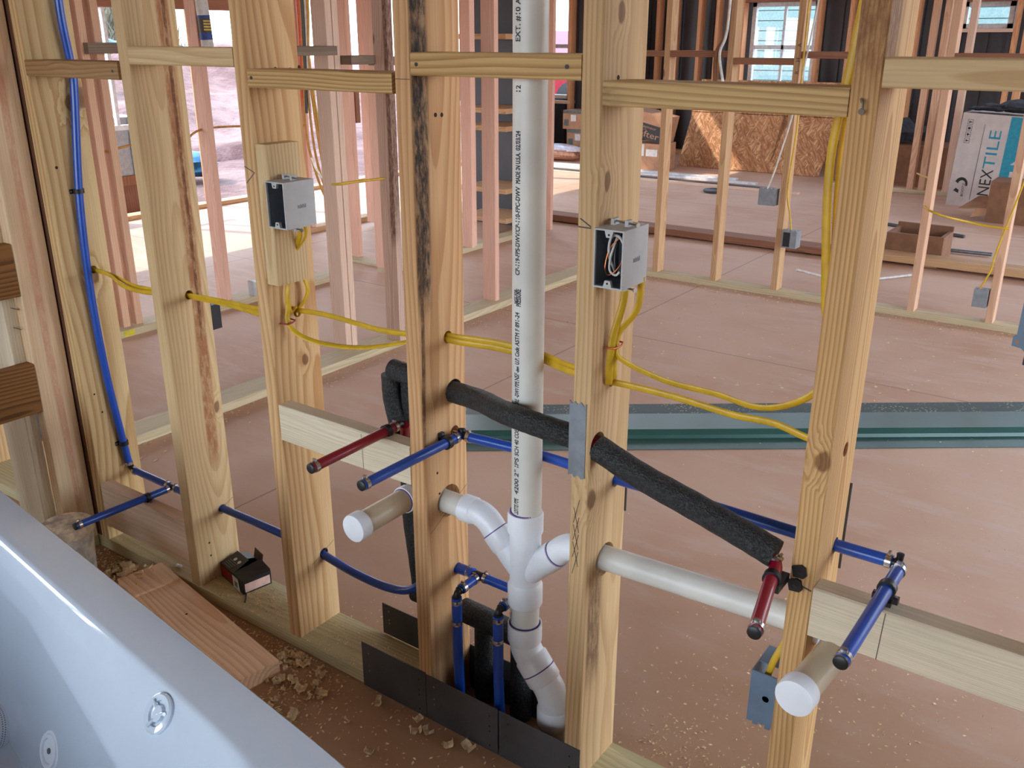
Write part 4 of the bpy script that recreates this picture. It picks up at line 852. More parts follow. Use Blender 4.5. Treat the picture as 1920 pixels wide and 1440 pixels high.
loopw(br_, [(xb - 0.004, 0.02, 1.16), (xb - 0.008, 0.008, 1.13), (xb - 0.006, 0.002, 1.108), (xb + 0.004, 0.004, 1.10), (xb + 0.01, 0.006, 1.106)], 'white_cable', 0.002)
loopw(br_, [(xb + 0.002, 0.02, 1.16), (xb - 0.012, 0.01, 1.14), (xb - 0.016, 0.004, 1.11), (xb - 0.006, 0.0, 1.10), (xb + 0.008, 0.008, 1.115), (xb + 0.014, 0.02, 1.15)], 'copper', 0.0011)
loopw(br_, [(xb + 0.0, 0.03, 1.165), (xb - 0.004, 0.016, 1.14), (xb + 0.0, 0.01, 1.11), (xb + 0.006, 0.02, 1.09)], 'blackp', 0.002)
xb2 = SX[2] + 2 * T + 0.03
for dz in (0.0, 0.007, 0.014): loopw(bl_, [(xb2 - 0.004, 0.03, 1.095 + dz), (xb2 + 0.004, 0.01, 1.105 + dz), (xb2 + 0.016, 0.002, 1.115 + dz), (xb2 + 0.022, 0.01, 1.12 + dz)], 'white_cable' if dz < 0.01 else 'blackp', 0.002)
lb_ = thing('outlet_box', 'blue grey outlet box low behind the red pipe stud', 'electrical box', (-0.03, 0.09, 0.318))
w = 0.0025; x0, x1, y0, y1, z0, z1 = -0.060, -0.004, 0.050, 0.135, 0.322, 0.425
obj('box_body', MB().box((x0, y0, z0), (x1, y0 + w, z1)).box((x0, y0 + w, z0), (x0 + w, y1, z1)).box((x1 - w, y0 + w, z0), (x1, y1, z1)).box((x0 + w, y0 + w, z0), (x1 - w, y1, z0 + w)).box((x0 + w, y0 + w + 0.03, z1 - w), (x1 - w, y1, z1)), 'blue_box', lb_)
for k, dz in enumerate((0.004, 0.008, 0.003, 0.009, 0.005)): obj('box_tooth', MB().box((x0 + 0.0112 * k, y0, z0 - dz), (x0 + 0.0112 * k + 0.009, y0 + 0.003, z0)), 'blue_box', lb_)
obj('knockout', MB().lathe([(0.0075, 0.0), (0.0075, 0.0006), (0.0062, 0.0006), (0.006, 0.0)], (-0.030, y0, 0.375), (0, -1, 0), 20), 'blue_box', lb_)
obj('nail_bracket', MB().box((-0.022, 0.085, z1), (-0.008, 0.10, z1 + 0.012)), 'gray_box', lb_); obj('nail', MB().tube([(-0.035, 0.10, z1 + 0.014), (0.0, 0.092, z1 + 0.018)], 0.002, 8), 'nail', lb_, True)

def cable(label, runs, mat='cable', r=0.0062, flat=0.45, ref=None, group=None, base=None):
    t = thing('cable', label, 'cable', base or runs[0][0], group)
    for pts in runs: obj('cable_run', MB().tube(spline(pts, 8), r, 12, flat=flat, ref=ref), mat, t, True)
    return t
cable('yellow flat cable pair crossing low between the left studs', [
    [(-2.10, 0.088, 0.858), (-2.05, 0.088, 0.857), (-1.95, 0.082, 0.853), (-1.88, 0.07, 0.838), (-1.80, 0.074, 0.832), (-1.70, 0.078, 0.842), (-1.62, 0.079, 0.850), (-1.50, 0.082, 0.856), (-1.34, 0.082, 0.860), (-1.20, 0.080, 0.872)],
    [(-2.10, 0.090, 0.853), (-2.05, 0.090, 0.853), (-1.95, 0.09, 0.851), (-1.85, 0.082, 0.84), (-1.75, 0.080, 0.842), (-1.62, 0.082, 0.847), (-1.45, 0.084, 0.850), (-1.30, 0.084, 0.846), (-1.215, 0.082, 0.870)]], ref=(0, 0, 1))
xx = SX[2] + T
c3 = cable('yellow cables rising from the stud hole to the left switch box', [
    [(xx - 0.01, 0.078, 0.876), (xx + 0.006, 0.068, 0.890), (xx + 0.010, 0.050, 0.885), (xx + 0.012, 0.044, 0.925), (xx + 0.014, 0.060, 1.0), (xx + 0.05, 0.060, 1.06), (xx + 0.058, 0.050, 1.094)],
    [(xx - 0.01, 0.078, 0.876), (xx + 0.008, 0.090, 0.895), (xx + 0.020, 0.098, 0.930), (xx + 0.018, 0.082, 0.975), (xx + 0.022, 0.064, 1.01), (xx + 0.062, 0.066, 1.06), (xx + 0.074, 0.056, 1.094)]], ref=(0, 1, 0))
for z, m in ((1.005, 'staple'), ): obj('cable_staple', MB().tube([(xx, 0.046, z), (xx + 0.022, 0.05, z), (xx + 0.026, 0.062, z), (xx + 0.024, 0.078, z), (xx, 0.08, z)], 0.0014, 8), m, c3, True)
c4 = cable('yellow cable pair running from the left switch box to the drain stud', [
    [(xx - 0.005, 0.080, 0.880), (-1.10, 0.082, 0.884), (-0.95, 0.083, 0.878), (-0.86, 0.084, 0.884), (-0.795, 0.085, 0.893)],
    [(xx + 0.013, 0.046, 0.905), (xx + 0.012, 0.040, 0.866), (-1.165, 0.050, 0.835), (-1.10, 0.065, 0.822), (-1.0, 0.075, 0.830), (-0.90, 0.082, 0.856), (-0.795, 0.088, 0.892)]], ref=(0, 0, 1))
obj('cable_staple', MB().tube([(xx, 0.026, 0.862), (xx + 0.02, 0.030, 0.862), (xx + 0.024, 0.042, 0.864), (xx + 0.02, 0.054, 0.866), (xx, 0.056, 0.866)], 0.0018, 8), 'redstaple', c4, True)
cable('yellow flat cables passing behind the drain stack', [
    [(-0.795, 0.088, 0.897), (-0.74, 0.09, 0.898), (-0.66, 0.108, 0.897), (-0.56, 0.112, 0.894), (-0.48, 0.09, 0.892), (-0.385, 0.07, 0.893)],
    [(-0.795, 0.084, 0.892), (-0.74, 0.086, 0.890), (-0.66, 0.108, 0.887), (-0.56, 0.112, 0.884), (-0.48, 0.086, 0.884), (-0.385, 0.066, 0.889)]], ref=(0, 0, 1), r=0.0068)
xx = SX[4] + T
c6 = cable('yellow cables rising from the stained stud hole to the right switch box', [
    [(xx - 0.012, 0.066, 0.894), (xx + 0.006, 0.046, 0.895), (xx + 0.010, 0.040, 0.93), (xx + 0.012, 0.044, 0.98), (xx + 0.022, 0.056, 1.04), (xx + 0.024, 0.060, 1.088)],
    [(xx - 0.008, 0.068, 0.896), (xx + 0.012, 0.052, 0.905), (xx + 0.014, 0.048, 0.94), (xx + 0.016, 0.056, 0.985), (xx + 0.045, 0.064, 1.03), (xx + 0.052, 0.062, 1.088)]], ref=(0, 1, 0), r=0.0066)
obj('cable_staple', MB().tube([(xx, 0.034, 0.962), (xx + 0.02, 0.036, 0.963), (xx + 0.024, 0.052, 0.965), (xx + 0.02, 0.066, 0.967), (xx, 0.068, 0.967)], 0.0016, 8), 'staple', c6, True)
cable('yellow cable sagging in two runs from the stained stud to the fine grained stud', [
    [(xx - 0.01, 0.066, 0.890), (-0.33, 0.072, 0.888), (-0.25, 0.078, 0.884), (-0.15, 0.08, 0.876), (-0.08, 0.08, 0.878), (-0.03, 0.08, 0.868), (0.01, 0.08, 0.862)],
    [(xx + 0.014, 0.054, 0.965), (-0.345, 0.05, 0.942), (-0.26, 0.05, 0.921), (-0.17, 0.05, 0.918), (-0.10, 0.05, 0.911), (-0.05, 0.055, 0.925), (-0.012, 0.06, 0.955), (0.004, 0.09, 1.0), (-0.03, 0.15, 1.06)]], ref=(0, 0, 1))
cable('bundle of yellow cables hanging behind the fine grained stud', [
    [(-0.005 + 0.0, 0.16, 2.4), (-0.03, 0.155, 1.7), (-0.045, 0.15, 1.45), (-0.06, 0.15, 1.29), (-0.048, 0.15, 1.13), (-0.035, 0.15, 1.04), (0.0, 0.15, 0.95)],
    [(0.005, 0.165, 2.4), (-0.025, 0.165, 1.7), (-0.04, 0.165, 1.45), (-0.048, 0.165, 1.29), (-0.038, 0.165, 1.13), (-0.022, 0.165, 1.04), (0.01, 0.165, 0.95)],
    [(0.01, 0.155, 2.4), (-0.02, 0.15, 1.7), (-0.034, 0.148, 1.45), (-0.036, 0.15, 1.29), (-0.034, 0.15, 1.13)]], ref=(1, 0, 0), r=0.0068)
cable('short yellow cable dropping into the low outlet box', [[(-0.004, 0.10, 0.56), (-0.012, 0.085, 0.50), (-0.028, 0.070, 0.45), (-0.036, 0.064, 0.412)]], ref=(1, 0, 0), r=0.006)

# ------------------------------------------------------------------ things on the floor near the wall
# green roof trim lying across the floor
gd = Vector((1, 0.742, 0)).normalized(); gn = Vector((-gd.y, gd.x, 0))
def gtrim():
    t = thing('metal_trim', 'long dark green folded metal trim lying across the slab', 'metal trim', (-1.2, 1.6, 0))
    o = Vector((-1.02, 1.63, 0)); a, b = -0.86, 3.6
    prof = [(0.0, 0.003), (0.10, 0.003), (0.105, 0.016), (0.13, 0.030), (0.31, 0.022), (0.32, 0.010), (0.455, 0.006)]
    cols = ['green', 'green', 'green', 'green', 'green', 'speck']
    for i in range(len(prof) - 1):
        (u0, z0), (u1, z1) = prof[i], prof[i + 1]
        q = [o + gd * a + gn * u0 + Vector((0, 0, z0)), o + gd * b + gn * u0 + Vector((0, 0, z0)), o + gd * b + gn * u1 + Vector((0, 0, z1)), o + gd * a + gn * u1 + Vector((0, 0, z1))]
        obj('trim_face', MB().quad(*q, -0.0015), cols[i], t)
    for k in range(5): obj('screw_hole', MB().lathe([(0.004, 0), (0.004, 0.0006), (0, 0.0006)], o + gd * (0.4 + k * 0.7) + gn * 0.05 + Vector((0, 0, 0.003)), (0, 0, 1), 10), 'nail', t)
def speck():
    t = NT('speckled_green'); o = t.coord(); v = t.n.new('ShaderNodeTexVoronoi'); v.inputs['Scale'].default_value = 70; t.l.new(o, v.inputs['Vector'])
    m_ = t.math('MULTIPLY', t.range(v.outputs['Distance'], 0.18, 0.34, 1.0, 0.0), t.range(t.noise(o, 6, 2), 0.42, 0.6))
    t.col(t.mix(m_, lin((44, 64, 60)), lin((176, 170, 140)))); t.rough(0.5); return t.m
M['speck'] = speck(); gtrim()

# scrap plank beside the tub
pv = MB().prism([(-0.066, -0.019), (0.066, -0.019), (0.066, 0.019), (-0.066, 0.019)], 0, 0.62)
pk = thing('scrap_plank', 'reddish scrap plank lying between the tub and the bottom plate', 'plank', (-1.5, -0.10, 0), rz=0.0)
ang = math.atan2(-0.098, 0.585)
Rm = Matrix.Translation((-1.795, -0.055, 0.0195)) @ Matrix.Rotation(ang, 4, 'Z') @ AX['x'].to_4x4()
obj('plank_board', pv, 'redplank', pk, local=Rm)
Rm2 = Matrix.Translation((-1.80, -0.055, 0.0395)) @ Matrix.Rotation(ang, 4, 'Z') @ AX['x'].to_4x4()
obj('split_layer', MB().prism([(-0.064, -0.001), (0.064, -0.001), (0.064, 0.004), (-0.064, 0.006)], 0, 0.115), 'redplank', pk, local=Rm2)
obj('nail_hole', MB().lathe([(0.0035, 0), (0.003, 0.0004), (0, 0.0004)], (-1.52, -0.104, 0.0387), (0, 0, 1), 8), 'hole', pk)

# dusty white bucket behind the tub
bk = thing('bucket', 'dusty white plastic bucket in the corner behind the tub', 'bucket', (-1.985, -0.145, 0))
obj('bucket_body', MB().lathe([(0.055, 0.0), (0.058, 0.004), (0.068, 0.165), (0.068, 0.168)], (-1.985, -0.145, 0.0), (0, 0, 1), 36), 'dusty_white', bk, True)
obj('bucket_lid', MB().lathe([(0.071, 0.150), (0.072, 0.152), (0.072, 0.172), (0.068, 0.176), (0.0, 0.177)], (-1.985, -0.145, 0.0), (0, 0, 1), 36), 'dusty_lid', bk, True)
# small black carton on the bottom plate
ca = thing('small_carton', 'small torn black and red carton standing on the bottom plate', 'box', (-1.515, 0.09, T))
cm = Matrix.Translation((-1.525, 0.098, T)) @ Matrix.Rotation(math.radians(-12), 4, 'Z')
w_, d_, h_ = 0.13, 0.085, 0.042
mb = MB().box((-w_ / 2, -d_ / 2, 0), (w_ / 2, -d_ / 2 + 0.001, h_)).box((-w_ / 2, d_ / 2 - 0.001, 0), (w_ / 2, d_ / 2, h_)).box((-w_ / 2, -d_ / 2, 0), (-w_ / 2 + 0.001, d_ / 2, h_)).box((w_ / 2 - 0.001, -d_ / 2, 0), (w_ / 2, d_ / 2, h_)).box((-w_ / 2, -d_ / 2, 0), (w_ / 2, d_ / 2, 0.001))
obj('carton_body', mb, 'black_card', ca, local=cm)
obj('flap', MB().quad((-w_ / 2, -d_ / 2, h_), (0.012, -d_ / 2, h_), (0.002, 0.012, h_ + 0.016), (-w_ / 2, 0.012, h_ + 0.016), 0.001), 'black_card', ca, local=cm)
obj('flap', MB().quad((-w_ / 2, 0.0, h_ + 0.012), (-0.02, 0.0, h_ + 0.012), (-0.02, d_ / 2, h_ + 0.001), (-w_ / 2, d_ / 2, h_ + 0.001), 0.001), 'black_card', ca, local=cm)
obj('flap', MB().quad((0.016, -d_ / 2, h_ + 0.004), (w_ / 2, -d_ / 2, h_ - 0.002), (w_ / 2, d_ / 2, h_ + 0.003), (0.012, d_ / 2, h_ + 0.012), 0.001), 'black_card', ca, local=cm)
obj('flap', MB().quad((-0.03, d_ / 2, h_), (0.02, d_ / 2, h_), (0.018, d_ / 2 + 0.006, h_ + 0.026), (-0.028, d_ / 2 + 0.006, h_ + 0.03), 0.001), 'brown_film', ca, local=cm)
obj('printed_panel', MB().box((-w_ / 2 + 0.002, -d_ / 2 - 0.0004, 0.004), (0.012, -d_ / 2, h_ - 0.006)), 'red_card', ca, local=cm)
obj('barcode_label', MB().quad((0.010, -d_ / 2 - 0.001, 0.001), (0.048, -d_ / 2 - 0.001, -0.0), (0.040, -d_ / 2 - 0.001, h_ - 0.004), (0.008, -d_ / 2 - 0.001, h_ - 0.004), 0.0005), 'white_label', ca, local=cm)
mb = MB()
for k in range(9): mb.box((0.019 + 0.002 * k, -d_ / 2 - 0.0018, 0.008), (0.020 + 0.002 * k, -d_ / 2 - 0.0014, 0.024))
obj('barcode', mb, 'grey_print', ca, local=cm)
obj('side_label', MB().box((w_ / 2, -d_ / 2 + 0.006, 0.004), (w_ / 2 + 0.0005, d_ / 2 - 0.004, h_ - 0.012)), 'pink_label', ca, local=cm)
for kx in (-0.035, -0.012):
    obj('printed_icon', MB().lathe([(0.0058, 0), (0.0058, 0.0004), (0.003, 0.0004), (0.003, 0)], (0, 0, 0), (0, -0.28, 1), 14), 'white_label', ca, local=cm @ Matrix.Translation((kx, -0.010, h_ + 0.0115)))
for r_ in range(4):
    obj('printed_line', MB().box((-0.048, -0.0012, 0), (0.0 - 0.004 * r_, 0.0012, 0.0004)), 'grey_print', ca, local=cm @ Matrix.Translation((-0.004, -0.019 - 0.006 * r_, h_ + 0.0095 - 0.0018 * r_)))
obj('zip_tie', MB().tube(spline([(-1.478, 0.058, T + 0.004), (-1.462, 0.045, T + 0.002), (-1.446, 0.030, T + 0.002), (-1.437, 0.020, T + 0.002)]), 0.0018, 8), 'darknail', label='thin dark nail lying beside the black carton', cat='nail', smooth=True)
for k, x in enumerate((-1.742, -1.731)):
    obj('plastic_bead', MB().lathe([(0.0, 0.0), (0.006, 0.001), (0.007, 0.004), (0.004, 0.0075), (0, 0.008)], (x, 0.026 + 0.002 * k, T), (0, 0, 1), 14), 'white_pl', smooth=True, label='tiny white plastic bead on the bottom plate', cat='bead', group='white beads on the plate')
obj('cable_offcut', MB().tube(spline([(-1.86, -0.14, 0.02), (-1.815, -0.130, 0.03), (-1.775, -0.115, 0.022), (-1.74, -0.10, 0.045)]), 0.0045, 10), 'cable', label='short yellow cable offcut sticking out beside the tub rim', cat='cable', smooth=True)

# wood shavings: larger ones one by one, fine chips as stuff
def shaving(k):
    rnd = random.Random(k); mb = MB(); n = 7; R0 = rnd.uniform(0.008, 0.016); W0 = rnd.uniform(0.010, 0.022); tot = rnd.uniform(2.0, 4.2); vs = []; fs = []
    for i in range(n):
        a = tot * i / (n - 1) - tot / 2; rr = R0 * (1 + 0.15 * math.sin(i * 2 + k))
        for sx in (-1, 1):
            vs.append((rr * math.sin(a), sx * W0 * (0.5 + 0.12 * rnd.uniform(-1, 1)), R0 - rr * math.cos(a) + rnd.uniform(-0.001, 0.001)))
    for i in range(n - 1): fs.append((2 * i, 2 * i + 1, 2 * i + 3, 2 * i + 2))
    zmin = min(v[2] for v in vs); mb.add([(x, y, z - zmin) for x, y, z in vs], fs)
    me = bpy.data.meshes.new('shaving'); me.from_pydata(mb.v, [], mb.f); me.update(); me.materials.append(M['chip']); return me
SHV = [shaving(k) for k in range(8)]
def put_shaving(x, y, z, s=1.0, lab='curled wood shaving on the slab by the bottom plate', grp='shavings on the slab by the tub'):
    o = bpy.data.objects.new('wood_shaving', random.choice(SHV)); o.location = (x, y, z); o.rotation_euler = (random.uniform(-0.25, 0.25), random.uniform(-0.25, 0.25), random.uniform(0, 6.28)); o.scale = (s, s, s); C.objects.link(o)
    tag(o, lab, 'wood shaving', grp)
for k in range(46):
    x = random.uniform(-1.25, -0.6); y = random.uniform(-0.34, -0.02) if x > -1.15 else random.uniform(-0.06, -0.02)
    put_shaving(x, y, 0.001, random.uniform(0.5, 1.15))
for k in range(26): put_shaving(random.uniform(-1.20, -1.02), random.uniform(-0.14, -0.015), random.uniform(0.001, 0.008), random.uniform(0.5, 1.0), 'curled wood shaving in the pile at the end of the scrap plank', 'shavings piled at the plank end')
for k in range(20): put_shaving(random.uniform(-1.93, -1.80), random.uniform(-0.12, -0.015), random.uniform(0.001, 0.01), random.uniform(0.4, 1.0), 'curled wood shaving in the corner beside the bucket', 'shavings heaped in the corner')
for k in range(8): put_shaving(random.uniform(-1.84, -1.77), random.uniform(-0.10, -0.02), 0.035, random.uniform(0.9, 1.6), 'big wood shaving on the end of the scrap plank', 'shavings on the plank end')
def chips(name, label, n, fn, smin=0.0015, smax=0.006):
    mb = MB()
    for k in range(n):
        x, y, z = fn(); s_ = random.uniform(smin, smax); a = random.uniform(0, PI); t_ = random.uniform(-0.5, 0.5)
        c, s2 = math.cos(a) * s_, math.sin(a) * s_; w2 = random.uniform(0.25, 0.7); h = abs(t_) * s_ + 0.0006
        mb.add([(x - c, y - s2, z), (x + s2 * w2, y - c * w2, z + h), (x + c, y + s2, z + h * 0.6), (x - s2 * w2, y + c * w2, z + 0.0006)], [(0, 1, 2), (0, 2, 3)])
    obj(name, mb, 'chip', label=label, cat='wood chips', kind='stuff')
chips('sawdust', 'fine wood chips scattered on the bottom plate', 1500, lambda: (random.gauss(*random.choice(((-1.45, 0.06), (-1.42, 0.05), (-1.10, 0.10), (-1.75, 0.15)))), min(max(random.gauss(0.05, 0.035), 0.004), 0.136), T), 0.001, 0.0045)
chips('sawdust', 'fine wood chips on the slab between tub and wall', 2600, lambda: ((lambda x: (x, random.uniform(-0.34 + 0.0, -0.006) if x > -1.15 else random.uniform(-0.07, -0.006), 0.001))(random.choice((random.uniform(-2.05, -0.4), random.gauss(-1.12, 0.08), random.gauss(-1.88, 0.08))))), 0.001, 0.006)
chips('sawdust', 'fine wood chips scattered over the slab beyond the near wall', 2200, lambda: ((lambda c: (random.gauss(c[0], c[2]), max(0.15, random.gauss(c[1], c[3])), 0.001))(random.choice(((-1.0, 0.25, 0.1, 0.05), (-0.28, 0.22, 0.10, 0.06), (-0.2, 0.5, 0.2, 0.2), (0.1, 0.5, 0.3, 0.3), (-0.3, 1.2, 0.6, 0.6), (0.2, 1.8, 0.5, 0.8))))), 0.001, 0.0055)
chips('sawdust', 'fine wood chips along the plates of the far partitions', 1500, lambda: random.choice(((random.uniform(-2.6, 0.3), 4.05 - abs(random.gauss(0, 0.06)), 0.001), (-2.66 + abs(random.gauss(0, 0.08)), random.uniform(0.3, 4.0), 0.001), (random.uniform(-2.4, 0.4), random.uniform(2.2, 4.0), 0.001))), 0.002, 0.012)

# grey bracket poking in at the right edge
bq = thing('box_bracket', 'grey metal box bracket with a round hole at the right edge', 'bracket', (0.27, -0.05, 1.1))
mb = MB()
ro_, ri_ = 0.0055, 0.0022; cx_, cz_ = 0.2525, 1.113
outer = [(cx_ - ro_, cz_ - 0.006), (cx_ + ro_, cz_ - 0.0075), (0.275, 1.09), (0.275, 1.19), (0.2515, 1.19), (0.2505, 1.1215), (cx_ - ro_, cz_ + 0.006)]
n = 14; inn = [(cx_ + ri_ * math.cos(2 * PI * k / n), cz_ + ri_ * math.sin(2 * PI * k / n)) for k in range(n)]
obj('bracket_plate', MB().prism([(x, z) for x, z in outer], 0, 0.0015), 'blue_box', bq, local=Matrix.Translation((0, -0.05, 0)) @ Matrix.Rotation(PI / 2, 4, 'X'))
obj('screw_hole', MB().prism(inn, 0.0015, 0.0018), 'cardboard', bq, local=Matrix.Translation((0, -0.05, 0)) @ Matrix.Rotation(PI / 2, 4, 'X'))
obj('box_side', MB().box((0.2625, -0.05, 1.085), (0.33, 0.03, 1.19)), 'blackp', bq)

# ------------------------------------------------------------------ things in the rooms beyond
# boxes and cables on the far partition
def gbox(label, c, sz, mat='gray_far', grp=None):
    t = thing('electrical_box', label, 'electrical box', (c[0], c[1], c[2] - sz[2] / 2), grp); x, y, z = c; a, b, h = [v / 2 for v in sz]
    obj('box_body', MB().box((x - a, y - b, z - h), (x + a, y + b, z + h)), mat, t)
    for k in range(4): obj('box_tooth', MB().box((x - a + (k + 0.2) * a / 2, y - b, z + h), (x - a + (k + 0.7) * a / 2, y - b + 0.01, z + h + 0.008)), mat, t)
    return t
gbox('grey box with a toothed rim on the partition, upper of two', (-1.575, 4.06, 0.59), (0.1, 0.07, 0.095))
t2 = gbox('open grey box on the partition, lower of two', (-1.41, 4.05, 0.36), (0.085, 0.08, 0.1))
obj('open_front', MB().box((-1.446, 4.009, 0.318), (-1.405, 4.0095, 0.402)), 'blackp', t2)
gbox('grey box low on the right partition stud', (-0.355, 4.06, 0.168), (0.07, 0.07, 0.095))
gbox('small black box on the far side of the hall partition', (-2.64, 0.895, 0.425), (0.03, 0.05, 0.10), 'blackp')
gbox('small grey box on the far pink stud', (-3.94, 2.14, 0.08), (0.05, 0.05, 0.08), 'gray_box')
gbox('grey box under an orange cable', (-3.99, 3.90, 1.17), (0.1, 0.08, 0.11), 'gray_box')
gbox('dark grey box low behind the left end post', (-2.44, 0.02, 0.30), (0.055, 0.06, 0.095), 'gray_in')
def wire(label, pts, mat, r=0.005, cat='cable', flat=None): return obj('cable', MB().tube(spline(pts, 8), r, 10, flat=flat), mat, label=label, cat=cat, smooth=True)
wire('yellow cable running down the partition stud to the open grey box', [(-1.44, 4.03, 2.6), (-1.445, 4.03, 1.6), (-1.44, 4.03, 1.0), (-1.455, 4.03, 0.65), (-1.425, 4.03, 0.5), (-1.41, 4.03, 0.41)], 'cable')
wire('white cable hanging to the upper grey partition box', [(-1.36, 4.04, 2.0), (-1.45, 4.03, 1.2), (-1.53, 4.03, 0.8), (-1.575, 4.03, 0.64)], 'white_cable')
wire('yellow cable running down to the low grey box', [(-0.20, 4.03, 1.5), (-0.24, 4.03, 0.9), (-0.315, 4.03, 0.45), (-0.33, 4.03, 0.32), (-0.365, 4.03, 0.22)], 'cable')
wire('yellow cable strung level between the right partition studs', [(-1.4, 7.0, 0.42), (-0.95, 5.5, 0.55), (-0.70, 4.03, 0.62), (-0.45, 4.03, 0.56), (-0.28, 4.03, 0.55)], 'cable', 0.006)
wire('dark cables bundled along the partition stud', [(-1.89, 4.03, 2.6), (-1.905, 4.03, 1.67), (-1.915, 4.03, 1.48), (-1.96, 4.03, 1.38), (-1.955, 4.03, 1.2)], 'card_dark', 0.012)
wire('white cable bundle along the partition stud', [(-1.88, 4.02, 2.6), (-1.895, 4.02, 1.67), (-1.905, 4.02, 1.48), (-1.935, 4.02, 1.38), (-1.90, 4.02, 1.22)], 'white_cable', 0.008)
wire('yellow cable strung level across the hall partition', [(-4.2, 2.9, 0.74), (-3.4, 2.2, 0.80), (-2.83, 1.75, 0.83), (-2.75, 1.85, 0.835), (-2.69, 1.98, 0.84)], 'cable', 0.006)
wire('yellow cable crossing the opening between the left studs', [(-4.02, 1.35, 0.93), (-4.0, 1.7, 0.97), (-4.05, 1.85, 0.93), (-4.02, 2.0, 1.0), (-3.9, 2.6, 0.98)], 'cable_far', 0.006)
rr = random.Random(3)
for k in range(7):
    pts = [(-4.20 + rr.uniform(-.02, .02), 2.86 + 0.02 * k, 2.6), (-4.2, 2.88 + 0.014 * k, 1.7), (-4.2, 2.87 + 0.012 * k, 1.30)]
    if k in (1, 3, 5, 6): pts += [(-4.2, 2.84 + 0.03 * k, 0.95 - 0.05 * k), (-4.2, 2.92 + 0.03 * k, 0.62 - 0.04 * k), (-4.2, 3.06 + 0.01 * k, 0.40 - 0.05 * k)]
    else: pts += [(-4.2, 2.84 + 0.02 * k, 1.02)]
    obj('cable', MB().tube(spline(pts, 6), 0.008 if k != 2 else 0.014, 8), ('orange_cable', 'cable_far', 'blackp', 'cable_far', 'white_cable', 'cable_far', 'cable')[k], label=('leftmost orange', 'second tan', 'thick black', 'fourth tan', 'white', 'sixth tan', 'rightmost yellow')[k] + ' cable in the hanging bundle beside the honey coloured stud', cat='cable', group='cables hanging behind the honey coloured stud', smooth=True)
wire('orange cable above the grey box', [(-3.98, 3.90, 2.6), (-3.985, 3.93, 1.7), (-3.99, 3.88, 1.45), (-3.99, 3.89, 1.24)], 'orange_cable', 0.013)
# hook lying on top blocking: grey lever behind
# silicone tube hanging on the far stud
ck = thing('caulk_tube', 'sealant tube with a blue and brown label on the pink far stud', 'caulk tube', (-3.93, 1.985, 1.42))
p0, p1 = Vector((-3.93, 1.985, 1.42)), Vector((-3.93, 1.975, 1.66)); dd = (p1 - p0).normalized(); Lc = (p1 - p0).length
obj('tube_body', MB().tube([p0, p1], 0.032, 22), 'caulk', ck, True)
for a, b, m in ((0.07, 0.14, 'caulk_dark'), (0.035, 0.07, 'caulk_blue'), (0.14, 0.155, 'caulk_blue')): obj('label_band', MB().tube([p0 + dd * a, p0 + dd * b], 0.0324, 22), m, ck, True)
for k in range(4): obj('label_line', MB().box((-3.905, 1.955, 1.500 + 0.014 * k), (-3.897, 1.995, 1.508 + 0.014 * k)), 'yellow_pr', ck)

# long brown planks on the slab beyond the partition
for (x0, x1, y0, y1, z0, z1, lb, m) in ((-4.05, -0.5, 5.30, 5.48, 0.012, 0.062, 'long reddish plank lying on the slab beyond the partition', 'brown'), (-1.22, 0.9, 5.34, 5.50, 0.02, 0.07, 'thick weathered plank at right beyond the partition', 'tan')):
    x1 = min(x1, -1.24) if x0 < -2 else x1
    t = thing('plank', lb, 'plank', (x0, y0, 0)); board('plank_board', (x0, y0, z0), (x1, y1, z1), 'x', m, t)
    for xx in (x0 + 0.3, x1 - 0.3): board('spacer', (xx, y0 + 0.05, 0), (xx + 0.08, y1, z0), 'y', 'tan', t)
t = thing('wooden_tray', 'open dark wooden box on the plank beyond the partition', 'box', (-1.0, 5.5, 0))
for a, b in (((-1.22, 5.51, 0.07), (-0.845, 5.535, 0.19)), ((-1.22, 5.535, 0.07), (-1.195, 5.80, 0.19)), ((-0.87, 5.535, 0.07), (-0.845, 5.80, 0.19)), ((-1.22, 5.80, 0.07), (-0.845, 5.825, 0.22))): obj('tray_side', MB().box(a, b), 'card_dark', t)
obj('tray_bottom', MB().box((-1.22, 5.51, 0.0), (-0.845, 5.825, 0.07)), 'card_dark', t)
wire('thin grey rod lying on the slab before the white carton', [(-2.0, 6.95, 0.012), (-1.5, 6.8, 0.012), (-0.9, 6.62, 0.012)], 'steel', 0.014, 'rod')
wire('grey conduit lying on the slab behind the partition', [(-1.45, 5.92, 0.02), (-1.0, 5.97, 0.02), (-0.6, 6.0, 0.02)], 'galv', 0.014, 'conduit')
wire('pale cable lying on the slab behind the partition boxes', [(-1.44, 4.3, 0.12), (-1.25, 4.5, 0.05), (-1.1, 4.8, 0.01), (-0.9, 5.1, 0.01)], 'white_cable', 0.008)
obj('floor_ring', MB().lathe([(0.0, 0.0), (0.10, 0.0), (0.115, 0.02), (0.105, 0.03), (0.095, 0.02), (0.0, 0.012)], (-3.45, 7.62, 0.0), (0, 0, 1), 24), 'steel', label='round dark ring lying on the far slab', cat='ring', smooth=True)

# sheets of OSB leaning on the back
t = thing('osb_sheet', 'large OSB sheet leaning at the back with sun patches', 'board', (-3.85, 9.3, 0))
y0, y1, zt = 9.35, 9.95, 1.10
for (x0, x1, za, zb) in ((-4.70, -3.55, 0, 0.62), (-4.70, -3.55, 0.625, 1.0), (-3.545, -2.95, 0, 0.62), (-3.545, -2.95, 0.625, 1.0)):
    f = lambda z: y0 + (y1 - y0) * z / zt
    obj('osb_panel', MB().quad((x0, f(za), za + 0.005), (x1, f(za), za + 0.005), (x1 + 0.12 * (zb - za), f(zb), zb), (x0, f(zb), zb), -0.012), 'osb', t)
